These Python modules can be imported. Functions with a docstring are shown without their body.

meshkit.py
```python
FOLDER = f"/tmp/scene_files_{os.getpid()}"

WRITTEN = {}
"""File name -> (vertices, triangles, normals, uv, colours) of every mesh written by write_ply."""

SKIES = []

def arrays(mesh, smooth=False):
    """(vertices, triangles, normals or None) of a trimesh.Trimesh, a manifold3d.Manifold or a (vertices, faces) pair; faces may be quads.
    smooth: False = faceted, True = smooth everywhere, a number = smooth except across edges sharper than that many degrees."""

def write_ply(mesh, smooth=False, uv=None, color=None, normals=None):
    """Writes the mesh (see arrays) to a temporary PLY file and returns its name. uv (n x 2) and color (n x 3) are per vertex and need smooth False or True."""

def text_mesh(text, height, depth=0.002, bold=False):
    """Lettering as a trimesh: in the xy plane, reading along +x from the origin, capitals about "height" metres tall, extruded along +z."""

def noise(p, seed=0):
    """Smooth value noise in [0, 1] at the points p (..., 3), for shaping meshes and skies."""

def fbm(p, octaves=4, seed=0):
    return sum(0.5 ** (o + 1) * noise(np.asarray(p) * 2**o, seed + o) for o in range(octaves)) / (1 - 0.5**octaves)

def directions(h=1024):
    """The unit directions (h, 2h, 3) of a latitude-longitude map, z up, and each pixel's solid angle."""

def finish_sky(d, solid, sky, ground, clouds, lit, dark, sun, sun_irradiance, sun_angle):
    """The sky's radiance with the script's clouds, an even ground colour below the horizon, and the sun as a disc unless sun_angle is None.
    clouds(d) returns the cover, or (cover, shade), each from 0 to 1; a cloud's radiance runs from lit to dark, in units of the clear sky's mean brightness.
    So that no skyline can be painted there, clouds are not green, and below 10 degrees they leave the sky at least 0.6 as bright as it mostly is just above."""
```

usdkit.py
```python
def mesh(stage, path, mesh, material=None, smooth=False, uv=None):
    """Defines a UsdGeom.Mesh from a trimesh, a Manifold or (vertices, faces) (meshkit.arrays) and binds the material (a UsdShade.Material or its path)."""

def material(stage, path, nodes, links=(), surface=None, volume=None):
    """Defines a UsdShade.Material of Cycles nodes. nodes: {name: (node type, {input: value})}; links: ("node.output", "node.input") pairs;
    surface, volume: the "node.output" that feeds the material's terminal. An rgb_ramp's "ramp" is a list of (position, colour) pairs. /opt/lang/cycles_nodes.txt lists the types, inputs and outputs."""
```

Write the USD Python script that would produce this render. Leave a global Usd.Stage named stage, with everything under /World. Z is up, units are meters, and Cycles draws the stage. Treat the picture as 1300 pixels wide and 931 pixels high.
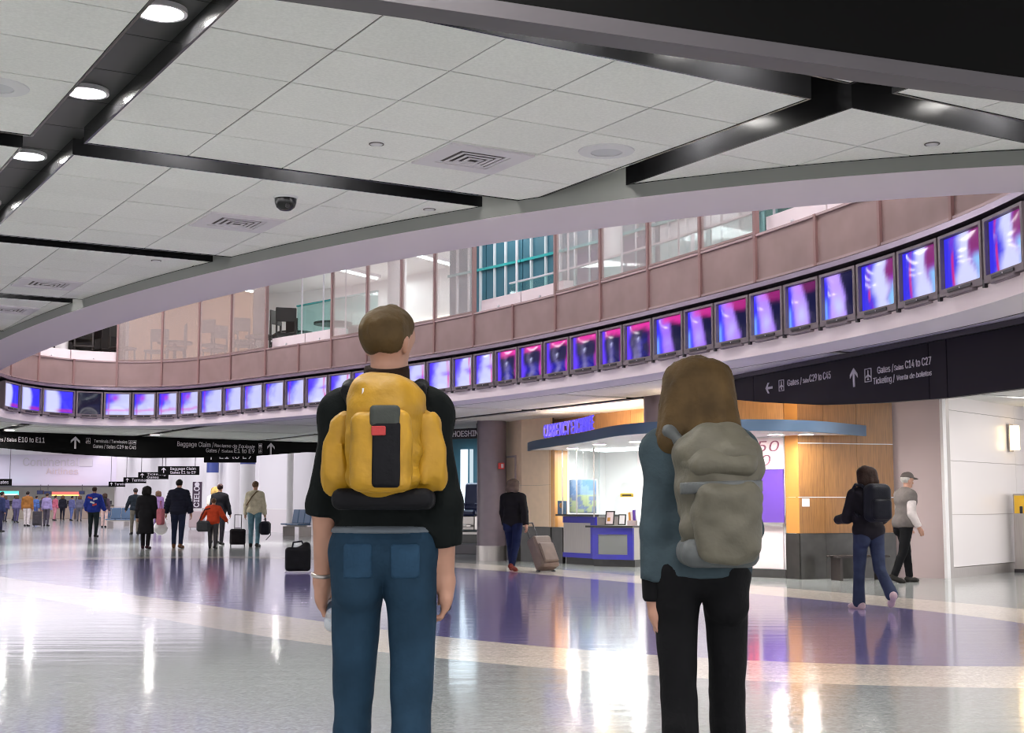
import math, random
import numpy as np, trimesh
from scipy.interpolate import splprep, splev
from shapely.geometry import Polygon, box as sbox
from shapely.ops import unary_union
import usdkit, meshkit
from pxr import Usd, UsdGeom, UsdLux, Gf, Sdf, UsdShade

stage = Usd.Stage.CreateInMemory()
UsdGeom.SetStageUpAxis(stage, UsdGeom.Tokens.z); UsdGeom.SetStageMetersPerUnit(stage, 1.0)
UsdGeom.Xform.Define(stage, '/World'); UsdGeom.Scope.Define(stage, '/World/Looks')
random.seed(7); RNG = np.random.default_rng(7)
PI = math.pi
# ------------------------------------------------------------------ camera, lights, exposure
HC = 1.15
cam = UsdGeom.Camera.Define(stage, '/World/camera')
cam.AddTranslateOp().Set(Gf.Vec3d(0, 0, HC)); cam.AddRotateXOp().Set(90 + 5.796)
cam.CreateHorizontalApertureAttr(36.0); cam.CreateFocalLengthAttr(36.0 * 1719 / 1300)
cam.CreateClippingRangeAttr(Gf.Vec2f(0.05, 500)); cam.CreateFStopAttr(0.0); cam.CreateExposureAttr(0.58)
DOME = 0.65          # the rest of the lit terminal, seen through the open ends
DOWN = 190.0          # recessed downlight lens radiance
HALL = 1.12           # far hall ceiling lights
UPPER = 1.6          # upper storey ceiling lights
SHOP = 14.0           # kiosk interior
ATRIUM = 13.0        # high bay lamps over the oval
TVS = 0.72           # television screens
dome = UsdLux.DomeLight.Define(stage, '/World/sky_light'); dome.CreateIntensityAttr(DOME); dome.CreateColorAttr(Gf.Vec3f(1.0, 0.97, 0.99))

def rect_light(path, loc, w, h, inten, col=(1, 1, 1), rot=(0, 0, 0)):
    l = UsdLux.RectLight.Define(stage, '/World/' + path); l.AddTranslateOp().Set(Gf.Vec3d(*loc)); l.AddRotateXYZOp().Set(Gf.Vec3f(*rot))
    l.CreateWidthAttr(w); l.CreateHeightAttr(h); l.CreateIntensityAttr(inten); l.CreateColorAttr(Gf.Vec3f(*col)); return l

# ------------------------------------------------------------------ materials
def mat(name, col, rough=0.5, metal=0.0, var=0.0, scale=8.0, bump=0.0, bscale=40.0, coat=0.0, alpha=1.0, spec=0.5, sheen=0.0, stretch=None):
    n = {'p': ('principled_bsdf', dict(base_color=col, roughness=rough, metallic=metal, alpha=alpha, coat_weight=coat, specular_ior_level=spec, sheen_weight=sheen))}
    L = []
    if var or bump: n['g'] = ('texture_coordinate', {})
    if var:
        lo = tuple(max(0, c * (1 - var)) for c in col); hi = tuple(min(1, c * (1 + var)) for c in col)
        n['n'] = ('noise_texture', dict(scale=scale, detail=4.0)); n['r'] = ('rgb_ramp', dict(ramp=[(0.3, lo), (0.7, hi)]))
        src = 'g.object'
        if stretch: n['m'] = ('mapping', dict(scale=stretch)); L += [('g.object', 'm.vector')]; src = 'm.vector'
        L += [(src, 'n.vector'), ('n.fac', 'r.fac'), ('r.color', 'p.base_color')]
    if bump:
        n['bn'] = ('noise_texture', dict(scale=bscale, detail=3.0)); n['b'] = ('bump', dict(strength=bump, distance=0.01))
        L += [('g.object', 'bn.vector'), ('bn.fac', 'b.height'), ('b.normal', 'p.normal')]
    return usdkit.material(stage, '/World/Looks/' + name, n, L, surface='p.BSDF')
def emit(name, col, st):
    return usdkit.material(stage, '/World/Looks/' + name, {'e': ('emission', dict(color=col, strength=st))}, [], surface='e.emission')
def glass(name, tint=(0.9, 0.95, 0.95)):
    return usdkit.material(stage, '/World/Looks/' + name, {'w': ('layer_weight', dict(blend=0.5)), 'q': ('math', dict(math_type='power', value2=4.0)), 'k': ('math', dict(math_type='multiply_add', value2=0.6, value3=0.04)), 't': ('transparent_bsdf', dict(color=tint)), 'g': ('glossy_bsdf', dict(color=(1, 1, 1), roughness=0.03)), 'm': ('mix_closure', {})},
                           [('w.facing', 'q.value1'), ('q.value', 'k.value1'), ('k.value', 'm.fac'), ('t.BSDF', 'm.closure1'), ('g.BSDF', 'm.closure2')], surface='m.closure')
def terrazzo(name, col, rough):
    hi = tuple(min(1, c * 1.2) for c in col); lo = tuple(c * 0.84 for c in col)
    return usdkit.material(stage, '/World/Looks/' + name, {
        'g': ('geometry', {}), 'v': ('voronoi_texture', dict(scale=55.0)), 's': ('separate_color', {}), 'r': ('rgb_ramp', dict(ramp=[(0.0, lo), (0.5, col), (1.0, hi)])),
        'mp': ('mapping', dict(scale=(0.5, 3.0, 1.0))), 'n': ('noise_texture', dict(scale=1.6, detail=2.0)), 'b': ('bump', dict(strength=0.10, distance=0.02)),
        'p': ('principled_bsdf', dict(roughness=rough, specular_ior_level=0.5, coat_weight=0.12, coat_roughness=0.07))},
        [('g.position', 'v.vector'), ('v.color', 's.color'), ('s.r', 'r.fac'), ('r.color', 'p.base_color'), ('g.position', 'mp.vector'), ('mp.vector', 'n.vector'), ('n.fac', 'b.height'), ('b.normal', 'p.normal'), ('b.normal', 'p.coat_normal')], surface='p.BSDF')
def vcol(name, strength):
    return usdkit.material(stage, '/World/Looks/' + name, {'a': ('attribute', dict(attribute='tint')), 'e': ('emission', dict(strength=strength)), 'gl': ('glossy_bsdf', dict(color=(0.05, 0.05, 0.05), roughness=0.1)), 'm': ('add_closure', {})},
                           [('a.color', 'e.color'), ('e.emission', 'm.closure1'), ('gl.BSDF', 'm.closure2')], surface='m.closure')

M = {}
M['tile'] = mat('acoustic_tile', (0.86, 0.855, 0.835), 0.9, var=0.05, scale=60, bump=0.15, bscale=220)
M['tileb'] = mat('acoustic_tile_b', (0.83, 0.825, 0.805), 0.9, var=0.05, scale=60, bump=0.15, bscale=220)
M['joint'] = mat('grid_grey', (0.15, 0.145, 0.13), 0.8)
M['black'] = mat('black_gloss', (0.012, 0.012, 0.013), 0.16)
M['blackm'] = mat('black_satin', (0.018, 0.018, 0.019), 0.5)
M['plank'] = mat('slot_plank', (0.02, 0.02, 0.02), 0.45)
M['rimgrey'] = mat('rim_grey', (0.24, 0.245, 0.235), 0.6)
M['rim'] = mat('rim_paint', (0.74, 0.66, 0.72), 0.7)
M['fascia'] = mat('fascia_pink', (0.90, 0.78, 0.80), 0.5)
M['soffit'] = mat('soffit_grey', (0.88, 0.84, 0.85), 0.6)
M['clad'] = mat('cladding_brown', (0.33, 0.225, 0.21), 0.55, 0.15, var=0.10, scale=3, bump=0.1, bscale=300)
M['cladframe'] = mat('cladding_frame', (0.42, 0.30, 0.30), 0.4, 0.4)
M['ledge'] = mat('ledge_metal', (0.36, 0.30, 0.38), 0.3, 0.7)
M['meshp'] = mat('mesh_panel', (0.70, 0.58, 0.54), 0.6, alpha=0.30)
M['post'] = mat('post_brown', (0.30, 0.17, 0.16), 0.5)
M['signb'] = mat('sign_black', (0.0025, 0.0025, 0.0025), 0.6, spec=0.08)
M['signd'] = mat('sign_dark', (0.014, 0.010, 0.015), 0.5, spec=0.3)
M['rail'] = mat('sign_rail', (0.10, 0.09, 0.10), 0.45, 0.3)
M['white_letter'] = mat('white_letter', (0.62, 0.58, 0.62), 0.6)
M['whitewall'] = mat('white_wall', (0.84, 0.82, 0.82), 0.5)
M['whitepanel'] = mat('white_panel', (0.88, 0.83, 0.82), 0.25)
M['lilac'] = mat('lilac_wall', (0.44, 0.35, 0.345), 0.6)
M['wood'] = mat('honey_wood', (0.235, 0.105, 0.028), 0.35, var=0.22, scale=3.0, stretch=(22, 22, 1.2))
M['woodl'] = mat('light_wood', (0.56, 0.30, 0.12), 0.35, var=0.15, scale=3.0, stretch=(22, 22, 1.2))
M['beige'] = mat('beige_wall', (0.74, 0.56, 0.39), 0.5, var=0.04)
M['stone'] = mat('dark_stone', (0.03, 0.028, 0.025), 0.35, var=0.25, scale=6)
M['steel'] = mat('brushed_steel', (0.42, 0.39, 0.37), 0.4, 0.85, var=0.06, scale=4, stretch=(30, 30, 1))
M['column'] = mat('column_mauve', (0.20, 0.155, 0.18), 0.35, var=0.05)
M['canopy'] = mat('canopy_blue', (0.075, 0.13, 0.21), 0.4, 0.3)
M['blue'] = mat('cobalt_blue', (0.04, 0.035, 0.42), 0.3)
M['bluelit'] = usdkit.material(stage, '/World/Looks/blue_letter', {'p': ('principled_bsdf', dict(base_color=(0.08, 0.07, 0.6), roughness=0.3, emission_color=(0.12, 0.08, 0.9), emission_strength=0.5))}, [], surface='p.BSDF')
M['purple'] = mat('purple_panel', (0.11, 0.045, 0.32), 0.3)
M['poster'] = mat('poster_pink', (0.80, 0.68, 0.68), 0.4)
M['wine'] = mat('wine_print', (0.30, 0.10, 0.15), 0.5)
M['red'] = mat('red_print', (0.7, 0.06, 0.06), 0.5)
M['navy'] = mat('navy', (0.02, 0.03, 0.10), 0.5)
M['teal'] = mat('teal_wall', (0.03, 0.12, 0.17), 0.5)
M['tealedge'] = mat('teal_edge', (0.03, 0.32, 0.32), 0.2)
M['dark'] = mat('dark_furniture', (0.03, 0.022, 0.02), 0.5)
M['casing'] = mat('tv_casing', (0.19, 0.15, 0.165), 0.45)
M['casingd'] = mat('tv_dark', (0.03, 0.025, 0.03), 0.4)
M['vent'] = mat('vent_white', (0.70, 0.66, 0.70), 0.5)
M['ventd'] = mat('vent_dark', (0.12, 0.10, 0.10), 0.7)
M['spk'] = mat('speaker_grille', (0.60, 0.60, 0.63), 0.6)
M['spkr'] = mat('speaker_ring', (0.72, 0.71, 0.73), 0.5)
M['orange'] = mat('orange_wood', (0.50, 0.23, 0.055), 0.3)
M['yellow'] = mat('yellow_panel', (0.85, 0.50, 0.03), 0.4)
M['glass'] = glass('clear_glass')
M['tglass'] = glass('teal_glass', (0.72, 0.92, 0.90))
M['lamp'] = emit('downlight_lens', (1.0, 0.97, 0.93), DOWN)
M['tube'] = emit('tube_lamp', (0.85, 1.0, 1.0), 6.0)
M['sconce'] = emit('sconce_lamp', (1.0, 0.72, 0.35), 4.0)
M['led'] = emit('led_red', (1.0, 0.06, 0.08), 2.0)
M['screen'] = vcol('tv_screen', TVS)
M['print'] = usdkit.material(stage, '/World/Looks/print_paper', {'a': ('attribute', dict(attribute='tint')), 'p': ('principled_bsdf', dict(roughness=0.5))}, [('a.color', 'p.base_color')], surface='p.BSDF')
M['fl_grey'] = terrazzo('terrazzo_grey', (0.34, 0.36, 0.355), 0.12)
M['fl_cream'] = terrazzo('terrazzo_cream', (0.74, 0.66, 0.58), 0.12)
M['fl_purple'] = terrazzo('terrazzo_purple', (0.19, 0.165, 0.36), 0.11)
M['skin'] = mat('skin', (0.40, 0.21, 0.145), 0.55, var=0.06, scale=12)
M['skin2'] = mat('skin_pale', (0.42, 0.22, 0.155), 0.55)
M['eyes'] = mat('eye_white', (0.6, 0.58, 0.55), 0.2)

# ------------------------------------------------------------------ scene helpers
COUNT = {}
def numbered(parent, name):
    k = COUNT.get((parent, name), 0); COUNT[(parent, name)] = k + 1
    return name if k == 0 else f'{name}_{k:03d}'
def tag(p, label=None, cat=None, group=None, kind=None):
    for k, v in (('label', label), ('category', cat), ('group', group), ('kind', kind)):
        if v: p.SetCustomDataByKey(k, v)
    return p
def put(name, mesh, m, parent=None, smooth=30, label=None, kind=None, cat=None, group=None):
    pp = str(parent.GetPath()) if parent else '/World'
    path = pp + '/' + numbered(pp, name)
    if isinstance(mesh, MB): mesh = mesh.get()
    g = usdkit.mesh(stage, path, mesh, M[m] if isinstance(m, str) else m, smooth=smooth)
    return tag(g.GetPrim(), label, cat, group, kind)
def thing(name, label=None, cat=None, loc=(0, 0, 0), rz=0, group=None, kind=None):
    x = UsdGeom.Xform.Define(stage, '/World/' + numbered('/World', name))
    x.AddTranslateOp().Set(Gf.Vec3d(*map(float, loc))); x.AddRotateZOp().Set(float(rz))
    return tag(x.GetPrim(), label, cat, group, kind)
def dup(src, label, loc, rz=0, group=None):
    d = src.GetCustomData(); base = src.GetName()
    if base[-4:-3] == '_' and base[-3:].isdigit(): base = base[:-4]
    r = thing(base, label, d.get('category'), loc, rz, group or d.get('group'))
    r.GetReferences().AddInternalReference(src.GetPath()); r.SetInstanceable(True)
    return r
def tinted(name, v, f, cols, m, parent, smooth=True):
    pp = str(parent.GetPath()); path = pp + '/' + numbered(pp, name)
    g = usdkit.mesh(stage, path, (v, f), M[m], smooth=smooth)
    UsdGeom.PrimvarsAPI(g).CreatePrimvar('tint', Sdf.ValueTypeNames.Color3fArray, 'vertex').Set([Gf.Vec3f(*map(float, c)) for c in cols])
    return g.GetPrim()
class MB:
    def __init__(s): s.m = []
    def add(s, m): s.m.append(m); return s
    def box(s, c, d, rz=0, rx=0, ry=0, bev=0):
        if bev:
            import manifold3d as mf
            x, y, z = (max(q / 2 - bev, 1e-4) for q in d)
            pts = [(sx * (x + a), sy * (y + b), sz * (z + e)) for sx in (1, -1) for sy in (1, -1) for sz in (1, -1) for a, b, e in ((bev, 0, 0), (0, bev, 0), (0, 0, bev))]
            t = trimesh.convex.convex_hull(np.array(pts))
        else: t = trimesh.creation.box(d)
        T = trimesh.transformations.euler_matrix(rx, ry, rz); T[:3, 3] = c; t.apply_transform(T); s.m.append(t); return s
    def cyl(s, a, b, r, n=16, r2=None):
        a, b = np.array(a, float), np.array(b, float); L = np.linalg.norm(b - a)
        t = trimesh.creation.cylinder(r, L, sections=n)
        if r2 is not None:
            k = t.vertices[:, 2] > 0; t.vertices[k, :2] *= r2 / r
        T = trimesh.geometry.align_vectors([0, 0, 1], (b - a) / L); T[:3, 3] = (a + b) / 2; t.apply_transform(T); s.m.append(t); return s
    def lathe(s, prof, loc=(0, 0, 0), n=24):
        t = trimesh.creation.revolve(np.array(prof, float), sections=n); t.apply_translation(loc); s.m.append(t); return s
    def prism(s, poly, z0, z1):
        for g in getattr(poly, 'geoms', [poly]):
            if g.geom_type == 'Polygon' and g.area > 1e-5:
                t = trimesh.creation.extrude_polygon(g, z1 - z0, engine='earcut'); t.apply_translation((0, 0, z0)); s.m.append(t)
        return s
    def tube(s, pts, r, n=8):
        pts = [np.array(p, float) for p in pts]
        for a, b in zip(pts[:-1], pts[1:]): s.cyl(a, b, r, n)
        for p in pts[1:-1]:
            q = trimesh.creation.icosphere(subdivisions=1, radius=r); q.apply_translation(p); s.m.append(q)
        return s
    def ball(s, c, r, sc=(1, 1, 1), sub=2):
        q = trimesh.creation.icosphere(subdivisions=sub, radius=r); q.vertices *= sc; q.apply_translation(c); s.m.append(q); return s
    def get(s): return trimesh.util.concatenate(s.m) if len(s.m) > 1 else s.m[0]
def strip(curve, rows):
    """rows: list of (offset points Nx2, z array or number): a swept quad sheet through the rows, closed into a solid loop by the caller."""
    V = [];
    for c, z in rows:
        z = np.broadcast_to(np.asarray(z, float), (len(c),)); V.append(np.column_stack([c, z]))
    n = len(V[0]); v = np.vstack(V); f = []
    for r in range(len(V) - 1):
        for i in range(n - 1):
            a = r * n + i; f.append((a, a + 1, a + n + 1, a + n))
    return v, np.array(f)
def solid_strip(rows):
    """A closed profile swept along: rows of (points, z), first row repeated at the end; ends capped."""
    v, f = strip(None, rows + rows[:1])
    n = len(rows[0][0]); k = len(rows); f = list(map(tuple, f))
    for i in range(1, k - 1):
        f.append((0, i * n, (i + 1) * n, (i + 1) * n)); e = n - 1; f.append((e, (i + 1) * n + e, i * n + e, i * n + e))
    f2 = []
    for q in f:
        f2.append(q[:3])
        if q[3] != q[2]: f2.append((q[0], q[2], q[3]))
    t = trimesh.Trimesh(v, np.array(f2), process=True); trimesh.repair.fix_normals(t); return t
class Curve:
    def __init__(s, pts, smooth=0.0, n=600):
        pts = np.array(pts, float)
        tck, u = splprep(pts.T, s=smooth, k=3); x = np.array(splev(np.linspace(0, 1, n), tck)).T
        s.p = x; s.L = np.concatenate([[0], np.cumsum(np.linalg.norm(np.diff(x, axis=0), axis=1))]); s.len = s.L[-1]
        t = np.gradient(x, axis=0); t /= np.linalg.norm(t, axis=1, keepdims=True); s.t = t; s.n = np.column_stack([t[:, 1], -t[:, 0]])   # n: to the right of travel
    def at(s, l): return np.column_stack([np.interp(l, s.L, s.p[:, k]) for k in (0, 1)])
    def tan(s, l):
        t = np.column_stack([np.interp(l, s.L, s.t[:, k]) for k in (0, 1)]); return t / np.linalg.norm(t, axis=1, keepdims=True)
    def nor(s, l): t = s.tan(l); return np.column_stack([t[:, 1], -t[:, 0]])
    def off(s, l, o): return s.at(l) + s.nor(l) * o
    def near(s, p): return s.L[np.argmin(np.linalg.norm(s.p - np.array(p), axis=1))]
def bend(mesh, curve, l0, z0, o):
    """wraps a flat mesh (x along, y up, z out) onto a plan curve"""
    v = np.array(mesh.vertices); l = l0 + v[:, 0]; b = curve.off(l, 0) + curve.nor(l) * (o + v[:, 2])[:, None]
    return trimesh.Trimesh(np.column_stack([b, z0 + v[:, 1]]), mesh.faces, process=False)
def text(t, h, w=None, depth=0.006, bold=False, slant=0.0):
    m = meshkit.text_mesh(t, h, depth, bold); x0, x1 = m.bounds[0][0], m.bounds[1][0]
    m.apply_translation((-x0, 0, 0))
    if w: m.vertices[:, 0] *= w / (x1 - x0)
    if slant: m.vertices[:, 0] += slant * m.vertices[:, 1]
    return m
def arrow(h, d=0.006, ang=0):
    from shapely import affinity
    p = unary_union([sbox(-0.09, -0.5, 0.09, 0.4), Polygon([(-0.42, 0.02), (-0.42, 0.24), (0, 0.62), (0.42, 0.24), (0.42, 0.02), (0, 0.40)])])
    p = affinity.scale(affinity.rotate(p, ang, origin=(0, 0)), h, h, origin=(0, 0)); return trimesh.creation.extrude_polygon(p, d, engine='earcut')
def picto(h, kind, d=0.006):
    from shapely import affinity
    fr = sbox(-0.45, -0.5, 0.45, 0.5).difference(sbox(-0.39, -0.44, 0.39, 0.44))
    if kind == 'plane': g = unary_union([Polygon([(-0.05, -0.36), (0.05, -0.36), (0.05, 0.3), (0, 0.38), (-0.05, 0.3)]), Polygon([(0, 0.1), (0.34, -0.12), (0.34, -0.2), (0, -0.06), (-0.34, -0.2), (-0.34, -0.12)]), Polygon([(0, -0.22), (0.15, -0.34), (-0.15, -0.34)])])
    else: g = unary_union([sbox(-0.28, -0.25, 0.28, 0.12), sbox(-0.12, 0.12, 0.12, 0.25).difference(sbox(-0.07, 0.1, 0.07, 0.2))])
    p = affinity.scale(unary_union([fr, g]), h, h, origin=(0, 0))
    return trimesh.util.concatenate([trimesh.creation.extrude_polygon(q, d, engine='earcut') for q in getattr(p, 'geoms', [p])])
def flat_to(mesh, a, b, z0, o=0.0):
    """a flat mesh (x along a->b, y up, z towards the right of a->b) set upright from plan point a, bottom z0"""
    a, b = np.array(a, float), np.array(b, float); t = (b - a) / np.linalg.norm(b - a); n = np.array([t[1], -t[0]])
    v = mesh.vertices; q = a + v[:, :1] * t + (v[:, 2:3] + o) * n
    return trimesh.Trimesh(np.column_stack([q, z0 + v[:, 1]]), mesh.faces, process=False)
def wall_box(a, b, z0, z1, th, o=0.0):
    """box panel from plan a to b, front face at offset o to the right of a->b, thickness th behind"""
    a, b = np.array(a, float), np.array(b, float); L = np.linalg.norm(b - a)
    m = trimesh.creation.box((L, z1 - z0, th)); m.apply_translation((L / 2, (z1 - z0) / 2, o - th / 2)); return flat_to(m, a, b, z0)
ORD = ['rightmost', 'second', 'third', 'fourth', 'fifth', 'sixth', 'seventh', 'eighth', 'ninth', 'tenth', 'eleventh', 'twelfth', 'thirteenth', 'fourteenth', 'fifteenth', 'sixteenth', 'seventeenth', 'eighteenth', 'nineteenth', 'twentieth']
# ------------------------------------------------------------------ plan curves
TH = math.radians(-30.7); DV = np.array([math.sin(TH), math.cos(TH)]); EV = np.array([math.cos(TH), -math.sin(TH)])   # ceiling grid axes
def grid(e, d): return EV * e + DV * d
TVB = np.array([(3.60,10.10),(3.47,10.78),(3.31,11.43),(3.10,12.03),(2.89,12.60),(2.67,13.19),(2.44,13.74),(2.19,14.36),(1.92,14.91),(1.64,15.53),(1.37,16.11),(1.07,16.64),(0.76,17.25),(0.45,17.86),(0.13,18.44),(-0.22,18.94),(-0.56,19.39),(-0.89,19.80),
 (-3.52,22.94),(-3.95,23.42),(-4.39,23.91),(-4.87,24.47),(-5.32,24.93),(-5.85,25.48),(-6.36,25.86),(-6.84,26.05),(-7.35,26.14),(-7.90,26.12),(-8.42,25.82),(-8.69,25.02),(-8.80,24.32),(-8.80,23.51)])
F = Curve([(3.62, 8.9), (3.68, 9.45)] + TVB.tolist() + [(-8.72, 22.7), (-8.5, 21.9)], smooth=0.12)   # far edge of the oval, right to left; its right hand points outwards (away from the opening)
RL = Curve([(4.6, 8.25), (3.9, 8.30), (3.2, 8.36), (2.62, 8.43), (1.9, 8.68), (1.16, 9.06), (0.71, 9.2), (0.25, 9.58), (-0.15, 10.0), (-1.41, 11.0), (-2.19, 11.75), (-2.8, 12.4), (-3.5, 13.2), (-4.5, 14.4), (-5.42, 15.62), (-6.57, 17.25), (-8.0, 19.6), (-9.2, 21.9)], smooth=0.05)
RE = Curve([(4.4, 9.06), (3.9, 9.05), (3.49, 9.06), (2.8, 9.13), (2.03, 9.44), (1.01, 10.07), (0.34, 10.55), (-0.6, 11.33), (-1.4, 12.1), (-2.42, 13.17), (-3.33, 14.17), (-3.96, 15.0), (-5.06, 16.52), (-5.94, 17.72), (-7.0, 19.43), (-8.1, 21.32), (-8.75, 22.6)], smooth=0.05)
ZC, ZF = 3.37, 2.85
FL = np.linspace(0, F.len, 240)
hole_near = Polygon(np.vstack([RL.p, [(-30, 40), (30, 40), (30, 8)]]))          # everything beyond the near rim
far_out = Polygon(np.vstack([F.off(FL, 0.55), [(-9.5, 21.0), (-16, 21), (-16, 36), (-4, 43), (2, 40), (13, 30), (13, 9)]])).buffer(0)

# ------------------------------------------------------------------ floor: polished terrazzo with the oval inlay
inner = Curve([(4.3, 9.9), (3.2, 9.75), (2.0, 10.05), (0.76, 10.74), (-0.13, 11.43), (-0.88, 12.37), (-1.71, 13.3), (-2.3, 14.08), (-3.46, 15.6), (-4.64, 17.04), (-5.97, 18.87), (-8.59, 22.94), (-9.7, 25.2), (-9.6, 27.4), (-8.0, 28.9), (-5.6, 28.9), (-3.2, 27.4), (-1.16, 25.08), (-0.13, 23.21), (1.47, 20.81), (2.88, 17.95), (3.47, 16.94), (4.03, 15.84), (4.58, 14.18), (5.0, 12.9), (5.15, 11.2), (4.3, 9.9)], smooth=0.3, n=260)
oval = Polygon(inner.p).buffer(0); ring = oval.buffer(1.15, quad_segs=24).difference(oval)
floor = thing('floor', 'polished grey terrazzo concourse floor with cream banded violet oval', kind='structure')
bigfloor = Polygon([(-75, -8), (22, -8), (22, 34), (-20, 135), (-75, 135)])
put('floor_field', MB().prism(bigfloor.difference(oval.union(ring)), -0.05, 0.0), 'fl_grey', floor, smooth=False)
put('floor_band', MB().prism(ring, -0.05, 0.0), 'fl_cream', floor, smooth=False)
put('floor_oval', MB().prism(oval, -0.05, 0.0), 'fl_purple', floor, smooth=False)

# ------------------------------------------------------------------ ceiling: clouds of acoustic tiles between black slots
def seen(p, z, mx=90):
    y = p[1]
    if y < 1.5: return False
    cp, sp = math.cos(math.radians(5.796)), math.sin(math.radians(5.796)); dz = z - HC; d = y * cp + dz * sp; u = 650 + 1719 * p[0] / d; v = 465.5 - 1719 * (dz * cp - y * sp) / d
    return -mx < u < 1300 + mx and -mx < v < 931
ceiling = thing('ceiling', 'suspended ceiling of pale square acoustic tiles split by black slots', kind='structure')
TA, TB_, SL = 0.639, 0.5927, 0.326
spare, frames, backs = MB(), MB(), MB(); ntile = 0
near_zone = Polygon([(-14, -5), (10, -5), (10, 8.6), (4.6, 8.6), (4.6, 40), (-30, 40), (-30, -5)]).difference(hole_near)
for ke in range(-4, 4):
    for kd in range(-4, 5):
        e0, d0 = 1.915 + 3.523 * ke, 5.414 + 3.286 * kd
        sec = Polygon([grid(e0, d0), grid(e0 + 5 * TA, d0), grid(e0 + 5 * TA, d0 + 5 * TB_), grid(e0, d0 + 5 * TB_)]).intersection(near_zone)
        if sec.is_empty or sec.area < 0.02: continue
        backs.prism(sec.buffer(-0.004), ZC + 0.007, ZC + 0.02)
        frames.prism(sec.buffer(0.012, join_style=2).difference(sec.buffer(-0.002)), ZC - 0.004, ZC + 0.32)
        for i in range(5):
            for j in range(5):
                q = Polygon([grid(e0 + (i + a) * TA + s * 0.005, d0 + (j + b) * TB_ + t * 0.005) for a, b, s, t in ((0, 0, 1, 1), (1, 0, -1, 1), (1, 1, -1, -1), (0, 1, 1, -1))]).intersection(near_zone)
                if q.is_empty or q.area < 0.002: continue
                c = (q.centroid.x, q.centroid.y)
                if seen(c, ZC) and ntile < 290:
                    dz = RNG.uniform(0, 0.0025)
                    put('ceiling_tile', MB().prism(q, ZC + dz, ZC + 0.016), 'tile' if RNG.random() < .6 else 'tileb', ceiling, smooth=False); ntile += 1
                else: spare.prism(q, ZC, ZC + 0.016)
put('ceiling_tiles_beyond', spare, 'tile', ceiling, smooth=False, kind='stuff')
put('tile_grid', backs, 'joint', ceiling, smooth=False)
put('slot_sides', frames, 'black', ceiling, smooth=False)
# slot lids: planks over the slot that runs away to the left, one dark lid over the others
for k in range(24):
    a, b = grid(1.915 - SL - 0.04, 1.0 + 0.62 * k), grid(1.915 + 0.04, 1.0 + 0.62 * k)
    if k * 0.62 > 13.2: break
    q = Polygon([a, b, b + DV * 0.612, a + DV * 0.612]).intersection(near_zone)
    if not q.is_empty: put('slot_plank', MB().prism(q, ZC + 0.10, ZC + 0.125), 'plank', ceiling, smooth=False)
put('slot_lid', MB().prism(near_zone, ZC + 0.325, ZC + 0.35), 'blackm', ceiling, smooth=False)
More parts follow.
